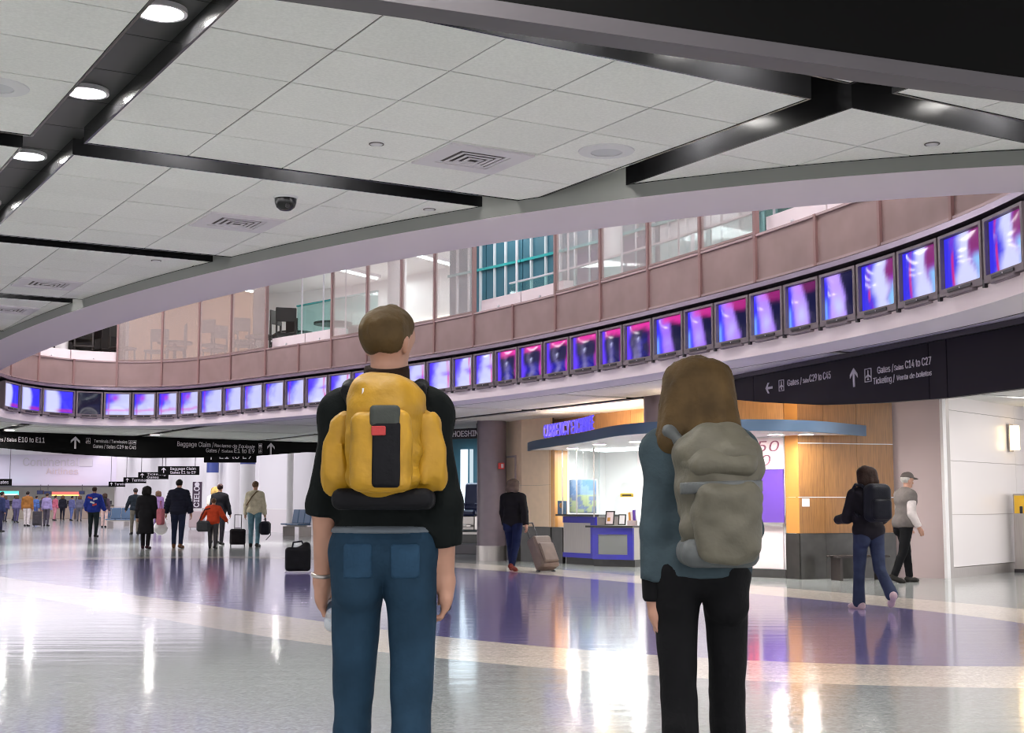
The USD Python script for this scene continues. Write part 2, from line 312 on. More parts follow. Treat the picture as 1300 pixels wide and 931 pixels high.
# lower ceiling beyond the oval
clouds = []
for ke in range(-6, 9):
    for kd in range(-2, 16):
        e0, d0 = 2.49 + 3.523 * ke, 4.72 + 3.286 * kd
        sec = Polygon([grid(e0, d0), grid(e0 + 3.23, d0), grid(e0 + 3.23, d0 + 3.06), grid(e0, d0 + 3.06)]).intersection(far_out)
        if sec.is_empty or sec.area < 0.05: continue
        c = (sec.centroid.x, sec.centroid.y)
        for i in range(5):
            a, b = e0 + 0.646 * i, e0 + 0.646 * (i + 1)
            q = Polygon([grid(a + .004, d0), grid(b - .004, d0), grid(b - .004, d0 + 3.06), grid(a + .004, d0 + 3.06)]).intersection(far_out)
            if not q.is_empty and q.area > .01: put('ceiling_panel', MB().prism(q, ZF, ZF + 0.02), 'tile' if (i + ke) % 2 else 'tileb', ceiling, smooth=False)
put('low_slot_lid', MB().prism(far_out, ZF + 0.10, ZF + 0.13), 'blackm', ceiling, smooth=False)
# near rim: grey upstand, lilac underside
s_ = np.linspace(0, 1, 160); L1, E1 = RL.at(s_ * RL.len), RE.at(s_ * RE.len)
rim = thing('trim_1', 'smooth lilac rim curving along the near edge of the oval opening', kind='structure')
put('rim_upstand', solid_strip([(L1, 3.27), (L1, 3.75), (L1 + (E1 - L1) * .06, 3.75), (L1 + (E1 - L1) * .06, 3.28)]), 'rimgrey', rim, smooth=50)
put('rim_underside', solid_strip([(L1 + (E1 - L1) * .002, 3.268), (L1 + (E1 - L1) * .002, 3.30), (E1, 3.30), (E1, 3.268)]), 'rim', rim, smooth=30)
put('rim_inner_face', solid_strip([(E1, 3.268), (E1, 3.75), (E1 + (L1 - E1) * .06, 3.75), (E1 + (L1 - E1) * .06, 3.30)]), 'rim', rim, smooth=50)
# upper ceiling closes the void over both storeys
upz = 5.8
void = Polygon([(-32, -6), (24, -6), (24, 52), (-32, 52)])
up = thing('ceiling_upper', 'white ceiling of the upper storey above the oval opening', kind='structure')
put('upper_ceiling_sheet', MB().prism(void, upz, upz + .05), 'whitewall', up, smooth=False)

# high bay lamps over the oval, out of the picture above the rim
for k, l in enumerate(np.linspace(1.5, 24.5, 9)):
    a = F.at(np.array([l]))[0]; b = RE.p[np.argmin(np.linalg.norm(RE.p - a, axis=1))]; c = a * .55 + b * .45; h = thing('high_bay_lamp', 'square high bay lamp on the upper ceiling over the oval opening', 'light', (c[0], c[1], upz - .09), 0, 'high bay lamps over the oval')
    put('housing', MB().box((0, 0, .05), (1.0, .9, .08)), 'vent', h); put('diffuser', MB().box((0, 0, .0), (.94, .84, .012)), emit(f'high_bay_{k}', (1, .95, .97), ATRIUM), h)

# ------------------------------------------------------------------ far band: soffit, fascia, ledge, cladding, guard panels
wall = thing('wall_balcony', 'curved balcony front with brown panels over a ring of televisions', kind='structure')
A0 = np.linspace(0.2, F.len - 0.2, 220)
put('fascia', solid_strip([(F.off(A0, .0), 2.65), (F.off(A0, .0), 2.795), (F.off(A0, .10), 2.795), (F.off(A0, .10), 2.66)]), 'fascia', wall, smooth=50)
put('soffit', solid_strip([(F.off(A0, .001), 2.648), (F.off(A0, .50), 2.648), (F.off(A0, .50), 2.70), (F.off(A0, .001), 2.66)]), 'soffit', wall, smooth=30)
put('soffit_edge', solid_strip([(F.off(A0, .50), 2.648), (F.off(A0, .53), 2.648), (F.off(A0, .53), 3.0), (F.off(A0, .50), 3.0)]), 'blackm', wall, smooth=30)
put('niche_back', solid_strip([(F.off(A0, .50), 2.70), (F.off(A0, .52), 2.70), (F.off(A0, .52), 3.42), (F.off(A0, .50), 3.42)]), 'casingd', wall, smooth=50)
put('niche_floor', solid_strip([(F.off(A0, .10), 2.75), (F.off(A0, .5), 2.75), (F.off(A0, .5), 2.79), (F.off(A0, .10), 2.79)]), 'casing', wall, smooth=50)
put('ledge', solid_strip([(F.off(A0, -.03), 3.335), (F.off(A0, -.03), 3.385), (F.off(A0, .12), 3.40), (F.off(A0, .12), 3.335)]), 'ledge', wall, smooth=30)
put('niche_top', solid_strip([(F.off(A0, .10), 3.34), (F.off(A0, .5), 3.34), (F.off(A0, .5), 3.38), (F.off(A0, .10), 3.38)]), 'casingd', wall, smooth=50)
PB = [.54, 1.72, 2.85, 3.90, 4.96, 6.02, 7.13, 8.23, 9.34, 10.43, 11.47, 12.51, 13.41, 14.36, 15.37, 16.35, 17.40, 18.57, 19.63, 20.59, 21.48, 22.30, 23.14, 24.17, 25.1]     # panel joints along the far edge
open_bays = {2, 3, 8, 9, 14, 15, 20, 21}      # bays without a mesh guard, counted from the right
def seg(a, b, n=5): return np.linspace(a, b, n)
for i, (a, b) in enumerate(zip(PB[:-1], PB[1:])):
    s = seg(a + .012, b - .012)
    put('cladding_panel', solid_strip([(F.off(s, .02), 3.41), (F.off(s, .02), 3.885), (F.off(s, .05), 3.885), (F.off(s, .05), 3.41)]), 'clad', wall, smooth=30)
    fr = [solid_strip([(F.off(s, .0), z0), (F.off(s, .0), z1), (F.off(s, .03), z1), (F.off(s, .03), z0)]) for z0, z1 in ((3.40, 3.425), (3.875, 3.90))]
    put('panel_frame', trimesh.util.concatenate(fr), 'cladframe', wall, smooth=30)
    k = np.array([a - .02, a + .02])
    put('post', solid_strip([(F.off(k, -.008), 3.40), (F.off(k, -.008), 5.4 if i not in open_bays or (i - 1) not in open_bays else 3.9), (F.off(k, .05), 5.4 if i not in open_bays or (i - 1) not in open_bays else 3.9), (F.off(k, .05), 3.40)]), 'post', wall, smooth=30)
    if i in open_bays:
        put('sill', solid_strip([(F.off(s, .14), 3.80), (F.off(s, .14), 4.09), (F.off(s, .30), 4.10), (F.off(s, .30), 3.80)]), 'fascia', wall, smooth=30)
        put('sill_light', MB().ball((*F.off(np.array([(a + b) / 2]), .10)[0], 3.945), .018, sub=1).ball((*F.off(np.array([a + (b - a) * .15]), .10)[0], 3.90), .018, sub=1), 'vent', wall)
    else:
        put('mesh_panel', solid_strip([(F.off(s, .015), 3.93), (F.off(s, .015), 5.4), (F.off(s, .02), 5.4), (F.off(s, .02), 3.93)]), 'meshp', wall, smooth=30)
        put('mesh_frame', solid_strip([(F.off(s, .0), 3.905), (F.off(s, .0), 3.93), (F.off(s, .03), 3.93), (F.off(s, .03), 3.905)]), 'clad', wall, smooth=30)

# upper storey behind the guard
ufl = thing('floor_upper', 'upper storey floor slab behind the balcony front', kind='structure')
put('upper_slab', solid_strip([(F.off(A0, .06), 3.40), (F.off(A0, 8.2), 3.40), (F.off(A0, 8.2), 3.46), (F.off(A0, .06), 3.46)]), 'soffit', ufl, smooth=30)
ub = thing('wall_upper', 'pale back wall of the upper storey with dark glazed bays', kind='structure')
for i, (a, b) in enumerate(zip(PB[:-1], PB[1:])):
    s = seg(a + .01, b - .01, 4); o, m = (1.7, 'teal') if i < 13 else (4.0, 'whitewall') if i < 19 else (3.4, ('beige', 'woodl', 'whitewall')[i % 3])
    if i in (20, 21): m = 'dark'
    if i in (6, 7): m = 'spk'
    if i in (4, 5): m = 'rimgrey'
    put('back_panel', solid_strip([(F.off(s, o), 3.46), (F.off(s, o), 5.8), (F.off(s, o + .1), 5.8), (F.off(s, o + .1), 3.46)]), m, ub, smooth=30)
    if i < 13:
        for q in np.linspace(a + .1, b - .25, 3): k = np.array([q, q + .03]); put('mullion', solid_strip([(F.off(k, o - .04), 3.46), (F.off(k, o - .04), 5.8), (F.off(k, o - .001), 5.8), (F.off(k, o - .001), 3.46)]), 'spk', ub, smooth=False)
        put('transom', solid_strip([(F.off(s, o - .05), 4.98), (F.off(s, o - .05), 5.02), (F.off(s, o - .001), 5.02), (F.off(s, o - .001), 4.98)]), 'tealedge', ub, smooth=False)
    if i in (3, 8, 9): k = seg(a + .3, a + .75, 3); put('dark_panel', solid_strip([(F.off(k, o - .03), 3.46), (F.off(k, o - .03), 4.9), (F.off(k, o - .001), 4.9), (F.off(k, o - .001), 3.46)]), 'navy', ub, smooth=False)
# glass balustrade inside the open bays: pane, teal edge, standards
for a0, a1, mm in ((PB[2], PB[6], 'vent'), (PB[6] + .5, PB[10], 'vent'), (PB[14], PB[16], 'tealedge')):
    s = seg(a0 - .2, a1 + .2, 9)
    g = thing('glass_balustrade', {0: 'glass balustrade with pale rail in the upper bay at far right', 1: 'glass balustrade with pale rail and slim posts in the teal upper bay', 2: 'glass balustrade with teal edge in the bright white upper bay'}[0 if a0 < 4 else 1 if a0 < 12 else 2], 'balustrade')
    top = 4.75 if mm == 'tealedge' else 4.42
    put('pane', solid_strip([(F.off(s, .80), 3.47), (F.off(s, .80), top), (F.off(s, .81), top), (F.off(s, .81), 3.47)]), 'tglass', g)
    put('rail', solid_strip([(F.off(s, .78), top), (F.off(s, .78), top + .025), (F.off(s, .83), top + .025), (F.off(s, .83), top)]), mm, g)
    for q in np.linspace(a0, a1, 4):
        p = F.off(np.array([q]), .77)[0]; put('standard', MB().box((p[0], p[1], 4.45), (.025, .025, 1.96)), 'vent', g)
# columns upstairs
for p, lab in (((F.off(np.array([PB[8] + .38]), 1.15)[0]), 'olive grey upper storey column in the teal bay'), ((F.off(np.array([PB[14] + .3]), 1.6)[0]), 'olive grey upper storey column in the bright white bay'), ((F.off(np.array([PB[21] - .1]), .9)[0]), 'grey upper storey column near the left bar tables')):
    t = thing('upper_column', lab, 'column', (p[0], p[1], 3.46)); put('shaft', MB().cyl((0, 0, 0), (0, 0, 2.34), .17, 20), 'soffit', t); put('base_ring', MB().cyl((0, 0, 0), (0, 0, .1), .2, 20), 'rail', t)
# ceiling tube lights upstairs
first = None
for i, (l, o, r) in enumerate([(PB[2] + .2, 1.0, 0), (PB[5], 1.0, 0), (PB[7], .9, 0), (PB[8] + .5, 1.3, 0), (PB[9] + .4, .8, 0), (PB[10] + .3, 1.0, 0), (PB[11] + .3, .9, 0), (PB[13] + .4, 2.0, 0), (PB[14], 3.4, 0), (PB[15], 3.0, 0), (PB[17], 2.9, 0), (PB[19], 2.6, 0)]):
    p = F.off(np.array([l]), o)[0]; ang = -30.7 + 90
    lab = f'fluorescent strip light on the upper ceiling, {ORD[i] if i else "first"} from the right'
    if first is None:
        first = thing('strip_light', lab, 'light', (p[0], p[1], upz - .06), ang, 'upper storey strip lights'); put('housing', MB().box((0, 0, .03), (1.3, .16, .06)), 'vent', first); put('tube', MB().cyl((-.6, 0, -.01), (.6, 0, -.01), .03, 10), 'tube', first)
    else: dup(first, lab, (p[0], p[1], upz - .06), ang)
    if i % 2 == 0: rect_light(f'upper_lamp_{i}', (p[0], p[1], upz - .1), 1.6, 1.2, UPPER * (1.6 if i < 7 else 3.2), (.9, 1.0, 1.0))
put('wall_glow', solid_strip([(F.off(seg(PB[15], PB[18]), 3.92), 4.55), (F.off(seg(PB[15], PB[18]), 3.92), 4.85), (F.off(seg(PB[15], PB[18]), 3.96), 4.85), (F.off(seg(PB[15], PB[18]), 3.96), 4.55)]), emit('cove_lamp', (1, .93, .78), 1.6), ub)
# bar tables and stools upstairs at the left
st = None; tb = None
spots = [(PB[16] + .35, .62), (PB[16] + .85, .58), (PB[17] + .2, 1.3), (PB[17] + .55, .6), (PB[17] + .95, 1.0), (PB[18] + .3, .62), (PB[18] + .7, 1.25), (PB[19] + .1, .7), (PB[19] + .5, 1.2), (PB[19] + .85, .65), (PB[20] + .15, 1.1), (PB[20] + .45, .7), (PB[20] + .72, 1.3), (PB[21] + .2, .75), (PB[21] + .5, 1.2), (PB[21] + .75, .8), (PB[22] + .35, 1.3)]
for i, (l, o) in enumerate(spots):
    p = F.off(np.array([l]), o)[0]; lab = f'dark high-backed bar stool upstairs, {ORD[i] if i else "first"} from the right'
    if st is None:
        st = thing('bar_stool', lab, 'stool', (p[0], p[1], 3.46), 20, 'bar stools upstairs')
        put('seat', MB().box((0, 0, .76), (.4, .4, .05), bev=.015), 'dark', st)
        for sx in (-1, 1):
            for sy in (-1, 1): put('leg', MB().cyl((sx * .2, sy * .2, 0), (sx * .16, sy * .16, .75), .018, 8), 'dark', st)
        put('backrest', MB().box((0, -.18, 1.12), (.38, .03, .26), bev=.01).box((-.17, -.18, .9), (.03, .03, .3)).box((.17, -.18, .9), (.03, .03, .3)), 'dark', st)
        put('footrest', MB().box((0, .18, .28), (.34, .02, .02)), 'dark', st); put('footrest', MB().box((0, -.18, .28), (.34, .02, .02)), 'dark', st)
    else: dup(st, lab, (p[0], p[1], 3.46), (i * 67) % 360)
for i, (l, o) in enumerate([(PB[16] + .2, 1.6), (PB[17] + .6, 1.9), (PB[18] + .25, 1.9), (PB[19] + .45, 2.1), (PB[20] + .4, 1.9), (PB[21] + .4, 2.0)]):
    p = F.off(np.array([l]), o)[0]; lab = f'tall dark round bar table upstairs, {ORD[i] if i else "first"} from the right'
    if tb is None:
        tb = thing('bar_table', lab, 'table', (p[0], p[1], 3.46), 0, 'bar tables upstairs')
        put('tabletop', MB().cyl((0, 0, 1.03), (0, 0, 1.07), .36, 24), 'dark', tb); put('pedestal', MB().cyl((0, 0, .03), (0, 0, 1.03), .035, 12), 'dark', tb); put('base', MB().cyl((0, 0, 0), (0, 0, .03), .24, 20), 'dark', tb)
    else: dup(tb, lab, (p[0], p[1], 3.46))
p = F.off(np.array([PB[14] + .9]), 2.3)[0]
t = thing('service_counter', 'low dark service counter in the bright white upper bay', 'counter', (p[0], p[1], 3.46), 48); put('body', MB().box((0, 0, .4), (2.4, .5, .8), bev=.01), 'dark', t); put('top', MB().box((0, 0, .82), (2.5, .6, .04), bev=.008), 'dark', t)

# ------------------------------------------------------------------ televisions in the ring
cuts = [F.near(p) for p in TVB[:18]]; cuts = [cuts[0] - .66] + cuts
gap = np.linspace(cuts[-1], F.near(TVB[18]), 7)[1:-1].tolist(); cuts += gap + [F.near(p) for p in TVB[18:]]
def mixc(a, b, t): return a * (1 - t[..., None]) + b * t[..., None]
def sst(e0, e1, x): t = np.clip((x - e0) / (e1 - e0), 0, 1); return t * t * (3 - 2 * t)
def picture(i, n, X, Y):
    blue, white, violet, dark, pink, cyan, red = (np.array(c) for c in ((.05, .04, .95), (.62, .64, 1.0), (.22, .05, .66), (.010, .010, .05), (.75, .03, .35), (.25, .55, .95), (.6, .02, .2)))
    w = meshkit.fbm(np.stack([X * 2.3 + i * .17, Y * 2.3 - i * .11, X * 0 + i * .3], -1), 4, 3) - .5
    if i <= 3:      # bright sweeps with a red thread
        c = mixc(np.broadcast_to(blue * .8, X.shape + (3,)), white, sst(.25 + w * .4, .5 + w * .4, X)); c = mixc(c, violet * .7 + pink * .2, sst(.62, .78, X + w * .5 - .18 * (1 - Y)))
        c = mixc(c, red, np.exp(-((X - .22 - .06 * (1 - Y) ** 2 - w * .1) / .022) ** 2)); c = mixc(c, dark * 2 + red * .35, sst(.68, .8, X + w * .3) * sst(.45, .75, Y + w * .4)); c = mixc(c, cyan, sst(.78, .95, X + w * .4) * (1 - sst(.4, .6, Y)))
    elif i <= 9:    # violet arch, darkness at upper right
        k = (i - 4) / 5.; arch = X + .30 * (Y - .5) ** 2 - .12 * (1 - Y) + w * .25
        c = mixc(np.broadcast_to(blue, X.shape + (3,)), violet * 1.2 + white * (.42 - .3 * k), sst(.08, .25, arch)); c = mixc(c, white * .9, np.exp(-((X - .45 - w * .3) / .16) ** 2 - ((Y - .25) / .25) ** 2) * (1 - .75 * k))
        c = mixc(c, dark, sst(.62 - .08 * k, .76 - .08 * k, arch + .12 * Y)); c = mixc(c, pink, sst(.78, .95, Y + w * .3 + .1 * X) * sst(.1, .4, X) * k * .9); c = mixc(c, cyan, np.exp(-((X - .05) / .06) ** 2) * .7 * (1 - sst(.3, .6, Y)))
    elif i <= 15:   # night scene framed by pink
        k = (i - 10) / 5.; c = np.broadcast_to(dark * 1.3, X.shape + (3,)); c = mixc(c, blue * .5, sst(.5, .75, w + .5) * (1 - Y) * .8); c = mixc(c, blue * .8 + violet * .4, 1 - sst(.08 + w * .2, .34 + w * .3 - .1 * k, X + .05 * Y))
        c = mixc(c, pink, sst(.72, .9, Y + w * .35) * sst(.05, .3, X)); c = mixc(c, pink * .9 + violet * .3, sst(.84, .95, X + w * .15) * (.3 + .7 * k)); c = mixc(c, white, np.exp(-((X - .5) ** 2 + (Y - .55) ** 2) / .0025)); c = mixc(c, white * .5 + violet * .3, np.exp(-((X - .42 - w * .5) / .09) ** 2) * (1 - Y) * .5)
    elif i <= 23:   # pale blue light with a pink edge
        c = mixc(np.broadcast_to(blue * .9 + violet * .2, X.shape + (3,)), white * .95, sst(.15 + w * .5, .5 + w * .5, X * .8 + .25 * (1 - Y))); c = mixc(c, pink, np.exp(-((X - .88 + .05 * Y + w * .1) / .03) ** 2)); c = mixc(c, violet + blue * .3, np.exp(-((Y - .55 - w * .3) / .07) ** 2) * sst(.4, .8, X) * .7)
    elif i == n - 4: c = np.broadcast_to(dark * .5, X.shape + (3,)) + np.zeros(X.shape + (3,))
    elif i > n - 4:
        c = mixc(np.broadcast_to(white, X.shape + (3,)), blue, sst(.42, .62, X + .25 * (Y - .5) ** 2 + w * .25)); c = mixc(c, blue * .7, 1 - sst(.02, .14, X)); c = mixc(c, pink * .7, np.exp(-((Y - .1) / .05) ** 2) * sst(.3, .6, X))
    else:
        c = mixc(np.broadcast_to(blue, X.shape + (3,)), white * .9, sst(.1 + w * .8, .62 + w * .8, X * .8 + .35 * (1 - Y))); c = mixc(c, red * .6 + blue * .5, np.exp(-((X - .14 - .1 * w) / .035) ** 2) * .7)
        if i > n - 9: c = mixc(c, pink * .8 + violet * .4, np.exp(-((Y - .22 - w * .2) / .05) ** 2) * .6); c = mixc(c, violet + pink * .3, np.exp(-(((X - .4) ** 2 + (Y - .8) ** 2) / .02)))
    return c
SHOW = lambda i, n: 'blue white sweeps, red thread' if i <= 3 else 'a violet arch' if i <= 9 else 'a dark scene framed pink' if i <= 15 else 'pale blue, pink edge' if i <= 23 else 'only a black screen' if i == n - 4 else 'a white crescent on blue' if i > n - 4 else 'blue and white cloud'
NT = len(cuts) - 1
for i in range(NT):
    a, b = F.at(np.array([cuts[i]]))[0], F.at(np.array([cuts[i + 1]]))[0]; c = (a + b) / 2; w = np.linalg.norm(b - a) - .034; tng = (a - b) / np.linalg.norm(a - b)      # tng: left to right as seen from the opening
    rz = math.degrees(math.atan2(tng[1], tng[0])); nn = F.nor(np.array([(cuts[i] + cuts[i + 1]) / 2]))[0]
    if 18 <= i <= 23: where = f'{ORD[i - 18] if i > 18 else "first"} from the right behind the yellow backpack'
    elif i < 18: where = ('rightmost' if i == 0 else ORD[i] + ' from right') + ' in the ring'
    else: j = NT - 1 - i; where = ('leftmost' if j == 0 else ORD[j] + ' from left') + ' in the ring'
    t = thing('television', f'television showing {SHOW(i, NT)}, {where}', 'television', (c[0], c[1], 2.80), rz, 'televisions in the ring')
    h = .49; hw = w / 2
    bez = Polygon([(-hw, 0), (hw, 0), (hw, h), (-hw, h)]).difference(sbox(-hw + .042, .066, hw - .042, h - .036).buffer(.012).buffer(0))
    m = trimesh.creation.extrude_polygon(bez, .05, engine='earcut'); m.apply_transform(trimesh.transformations.rotation_matrix(PI / 2, [1, 0, 0])); m.apply_translation((0, .02, 0)); put('bezel', m, 'casing', t, smooth=30)
    put('casing', MB().box((0, .12, h / 2), (w - .02, .2, h - .02)).box((0, .28, h / 2), (w * .7, .16, h * .7)), 'casing', t)
    put('control_strip', MB().box((0, -.036, .026), (w * .56, .012, .022)), 'casingd', t); put('standby_lamp', MB().ball((w * .02, -.044, .026), .006, sub=1), 'vent', t)
    put('foot', MB().box((0, -.02, -.012), (w * .62, .05, .024), bev=.006), 'casing', t)
    nx, ny = 17, 15; gx, gy = np.meshgrid(np.linspace(0, 1, nx), np.linspace(0, 1, ny)); sx = (gx - .5) * (w - .07); sy = .06 + gy * (h - .09)
    bul = -.016 * (1 - (2 * gx - 1) ** 2) * (1 - (2 * gy - 1) ** 2)
    v = np.column_stack([sx.ravel(), (bul + .004).ravel(), sy.ravel()]); f = [(r * nx + q, r * nx + q + 1, (r + 1) * nx + q + 1, (r + 1) * nx + q) for r in range(ny - 1) for q in range(nx - 1)]
    tinted('screen', v, f, np.clip(picture(i, NT, gx, gy), 0, 1).reshape(-1, 3), 'screen', t)
    k = F.at(np.array([cuts[i]]))[0]
    if i: put('bracket', MB().box((*(k - nn * .0), 2.80), (.03, .06, .06), rz=math.radians(rz)), 'casingd', wall)
# ------------------------------------------------------------------ ceiling fittings
def downlight(p, z, rz, label, group=None, src=[None], r=.105):
    if src[0] is None:
        t = thing('downlight', label, 'light', (p[0], p[1], z), rz, group); src[0] = t
        put('trim_ring', MB().lathe([(r, -.012), (r + .018, -.012), (r + .018, .02), (r, .02), (r, -.012)]), 'vent', t); put('lens', MB().cyl((0, 0, -.004), (0, 0, .012), r, 28), 'lamp', t); return t
    return dup(src[0], label, (p[0], p[1], z), rz, group)
for d, lab in ((6.15, 'round downlight in the left black slot, nearest of the three in view'), (7.6, 'round downlight in the left black slot, middle of the three in view'), (9.22, 'round downlight in the left black slot, just beyond the slot crossing'), (10.85, 'round downlight in the left black slot at the left edge of the view')):
    p = grid(1.73, d); downlight(p, ZC + .088, 0, lab)
for k, d in enumerate((4.6, 3.0, 1.4, -.2)): downlight(grid(1.73, d), ZC + .088, 0, 'round downlight in the left black slot overhead, behind the view', 'downlights behind the view')
for e, d, lab in ((6.60, 5.25, 'round downlight in the black slot at far upper right'), (6.9, 2.0, 'u'), (3.4, 5.25, 'round downlight in the top black slot left of the crossing'), (4.55, 5.25, 'round downlight in the top black slot nearer the crossing'), (5.27, 6.7, 'round downlight in the right black slot beyond the crossing'), (3.5, 8.54, 'round downlight in the second black slot, left of the dome camera'), (2.6, 8.54, 'round downlight in the second black slot beside the crossing'), (5.27, 3.4, 'v'), (5.27, 1.2, 'v'), (3.5, 1.9, 'v'), (8.6, 5.25, 'v'), (8.79, 2.5, 'v'), (-.5, 5.25, 'v'), (-1.8, 3.2, 'v'), (-1.8, 6.2, 'v'), (0, 1.96, 'v'), (-1.77, 8, 'v'), (-1.77, 10, 'v'), (-1.77, 12, 'v'), (.2, 8.54, 'v'), (-1, 11.82, 'v'), (.6, 11.82, 'v'), (.4, 15.1, 'v'), (-1.2, 15.1, 'v'), (1.0, 18.4, 'v'), (2.4, 15.1, 'v'), (-1.77, 14.2, 'v'), (-1.77, 16.5, 'v')):
    p = grid(e, d)
    if near_zone.buffer(-.15).contains(__import__('shapely').geometry.Point(p)): downlight(p, ZC + .31, 0, lab if len(lab) > 2 else 'round downlight in a black slot outside the view', None if len(lab) > 2 else 'downlights behind the view')
for p, lab in (((-11.6, 31.24), 'downlight in the low ceiling at the far left, above the gates sign'), ((-8.78, 33.3), 'downlight in the low ceiling above the middle of the left sign'), ((3.4, 17.9), 'v'), ((4.9, 19.0), 'v'), ((4.8, 14.8), 'v'), ((8.0, 20.0), 'v'), ((5.6, 17.5), 'v'), ((7.2, 17.0), 'v'), ((-12, 36.0), 'v'), ((-10, 37.3), 'v'), ((-8, 38.5), 'v'), ((-6, 39.8), 'v'), ((-13.6, 33), 'v'), ((-14.5, 29.5), 'v'), ((-14.8, 26), 'v'), ((-13.0, 26), 'v'), ((-15.0, 34), 'v'), ((-11, 38.2), 'v'), ((-9, 39.6), 'v'), ((-7, 40.6), 'v'), ((-5, 41.6), 'v'), ((-13, 37), 'v'), ((-10.5, 36.6), 'v'), ((-11.5, 37.6), 'v'), ((-9.6, 38.6), 'v'), ((-8.6, 38), 'v'), ((-7.4, 39.4), 'v'), ((-6.4, 38.9), 'v'), ((-5.2, 40.2), 'v'), ((-15.2, 27.8), 'v'), ((-15.3, 31.8), 'v'), ((-12.9, 34.9), 'v'), ((-15.2, 24.2), 'v'), ((6.6, 13.5), 'v')):
    downlight(p, ZF - .002, 0, lab if len(lab) > 2 else 'downlight in the low ceiling beyond the oval', None if len(lab) > 2 else 'downlights under the balcony')

def diffuser(p, label, src=[None]):
    if src[0] is None:
        t = thing('air_diffuser', label, 'vent', (p[0], p[1], ZC - .001), math.degrees(-TH)); src[0] = t
        put('frame', MB().prism(sbox(-.3, -.28, .3, .28).difference(sbox(-.19, -.17, .19, .17)), -.012, .002), 'vent', t)
        put('throat', MB().box((0, 0, .0), (.38, .34, .004)), 'ventd', t)
        for k, s in enumerate((.17, .13, .09, .05)):
            q = sbox(-s * 1.1, -s, s * 1.1, s).difference(sbox(-(s - .02) * 1.1, -(s - .02), (s - .02) * 1.1, s - .02)); put('louvre', MB().prism(q, -.006 - .004 * k, -.002 - .004 * k), 'vent', t)
        return t
    return dup(src[0], label, (p[0], p[1], ZC - .001), math.degrees(-TH))
RZ = math.degrees(-TH)
def cell(e, d):      # centre of the tile that holds (e, d)
    ke = math.floor((e - 1.915) / 3.523); kd = math.floor((d - 5.414) / 3.286); i = math.floor((e - 1.915 - 3.523 * ke) / TA); j = math.floor((d - 5.414 - 3.286 * kd) / TB_)
    return grid(1.915 + 3.523 * ke + (i + .5) * TA, 5.414 + 3.286 * kd + (j + .5) * TB_)
t = diffuser(cell(4.1, 7.4), 'square white air diffuser in the ceiling above the centre'); t.GetAttribute('xformOp:rotateZ').Set(RZ)
for e, d, lab in ((3.53, 10.24, 'square white air diffuser beyond the dome camera'), (2.82, 13.9, 'square white air diffuser near the left edge, before the fourth slot'), (2.92, 15.9, 'square white air diffuser at the far left edge beyond the fourth slot')): diffuser(cell(e, d), lab)
def speaker(p, lab):
    t = thing('ceiling_speaker', lab, 'speaker', (p[0], p[1], ZC))
    put('ring', MB().lathe([(.10, -.012), (.175, -.006), (.18, .002), (.10, .002), (.10, -.012)]), 'spkr', t); put('grille', MB().lathe([(0, -.012), (.06, -.011), (.10, -.006), (.10, .002), (0, .002)]), 'spk', t)
speaker(grid(4.79, 6.9), 'round white ceiling speaker right of the central air diffuser'); speaker(grid(1.22, 7.47), 'round white ceiling speaker at the left edge of the ceiling')
for i, (e, d, lab) in enumerate(((3.47, 7.49, 'small concealed sprinkler cap left of the central air diffuser'), (4.61, 8.99, 'small concealed sprinkler cap near the middle of the rim'), (6.43, 5.73, 'small concealed sprinkler cap at far upper right'), (3.45, 12.2, 'small concealed sprinkler cap beyond the third slot'))):
    p = grid(e, d); t = thing('sprinkler_cap', lab, 'sprinkler', (p[0], p[1], ZC)); put('cap', MB().lathe([(0, -.008), (.035, -.006), (.042, .0), (0, .0)]), 'spkr', t); put('rim_ring', MB().lathe([(.042, -.004), (.047, -.003), (.047, .001), (.042, .001), (.042, -.004)]), 'ventd', t)
p = grid(3.52, 9.15); t = thing('dome_camera', 'dark glossy dome security camera under the ceiling', 'camera', (p[0], p[1], ZC))
put('mount', MB().lathe([(0, -.015), (.085, -.015), (.09, 0), (0, 0)]), 'spkr', t); put('dome', MB().lathe([(0, -.105), (.04, -.098), (.065, -.078), (.078, -.045), (.08, -.015), (0, -.015)]), 'black', t); put('lens', MB().ball((.02, -.05, -.07), .02), 'casingd', t)

# ------------------------------------------------------------------ hanging signs
def sign_plate(t, C, ls, ztop, zbot, th, m, name='panel'):
    zb = np.interp(ls, *zbot) if isinstance(zbot, tuple) else np.full(len(ls), zbot)
    put(name, solid_strip([(C.off(ls, 0), zb), (C.off(ls, 0), np.full(len(ls), ztop)), (C.off(ls, -th), np.full(len(ls), ztop)), (C.off(ls, -th), zb)]), m, t, smooth=40)
# signs run left to right, so that their right hand faces the viewer
RS = Curve([(2.3, 19.9), (2.76, 18.51), (3.12, 17.2), (3.60, 15.79), (4.02, 14.59), (4.31, 13.45), (4.67, 12.23), (5.0, 11.1), (5.3, 10.1)], smooth=.02)
t = thing('overhead_sign', 'long dark curved overhead sign for gates C14 to C45 at right', 'sign')
bl = [RS.near(p) for p in ((2.3, 19.9), (2.76, 18.51), (3.12, 17.2), (3.6, 15.79), (4.02, 14.59), (4.31, 13.45), (4.67, 12.23), (5.3, 10.1))]; bz = [2.75, 2.60, 2.44, 2.30, 2.235, 2.20, 2.20, 2.25]
for a, b in zip([0] + [RS.near(p) for p in ((3.10, 17.35), (4.245, 13.72), (4.325, 13.42))], [RS.near(p) for p in ((3.10, 17.35), (4.245, 13.72), (4.325, 13.42))] + [RS.len]):
    sign_plate(t, RS, np.linspace(a + .008, b - .008, 24), 2.785, (bl, bz), .08, 'signd')
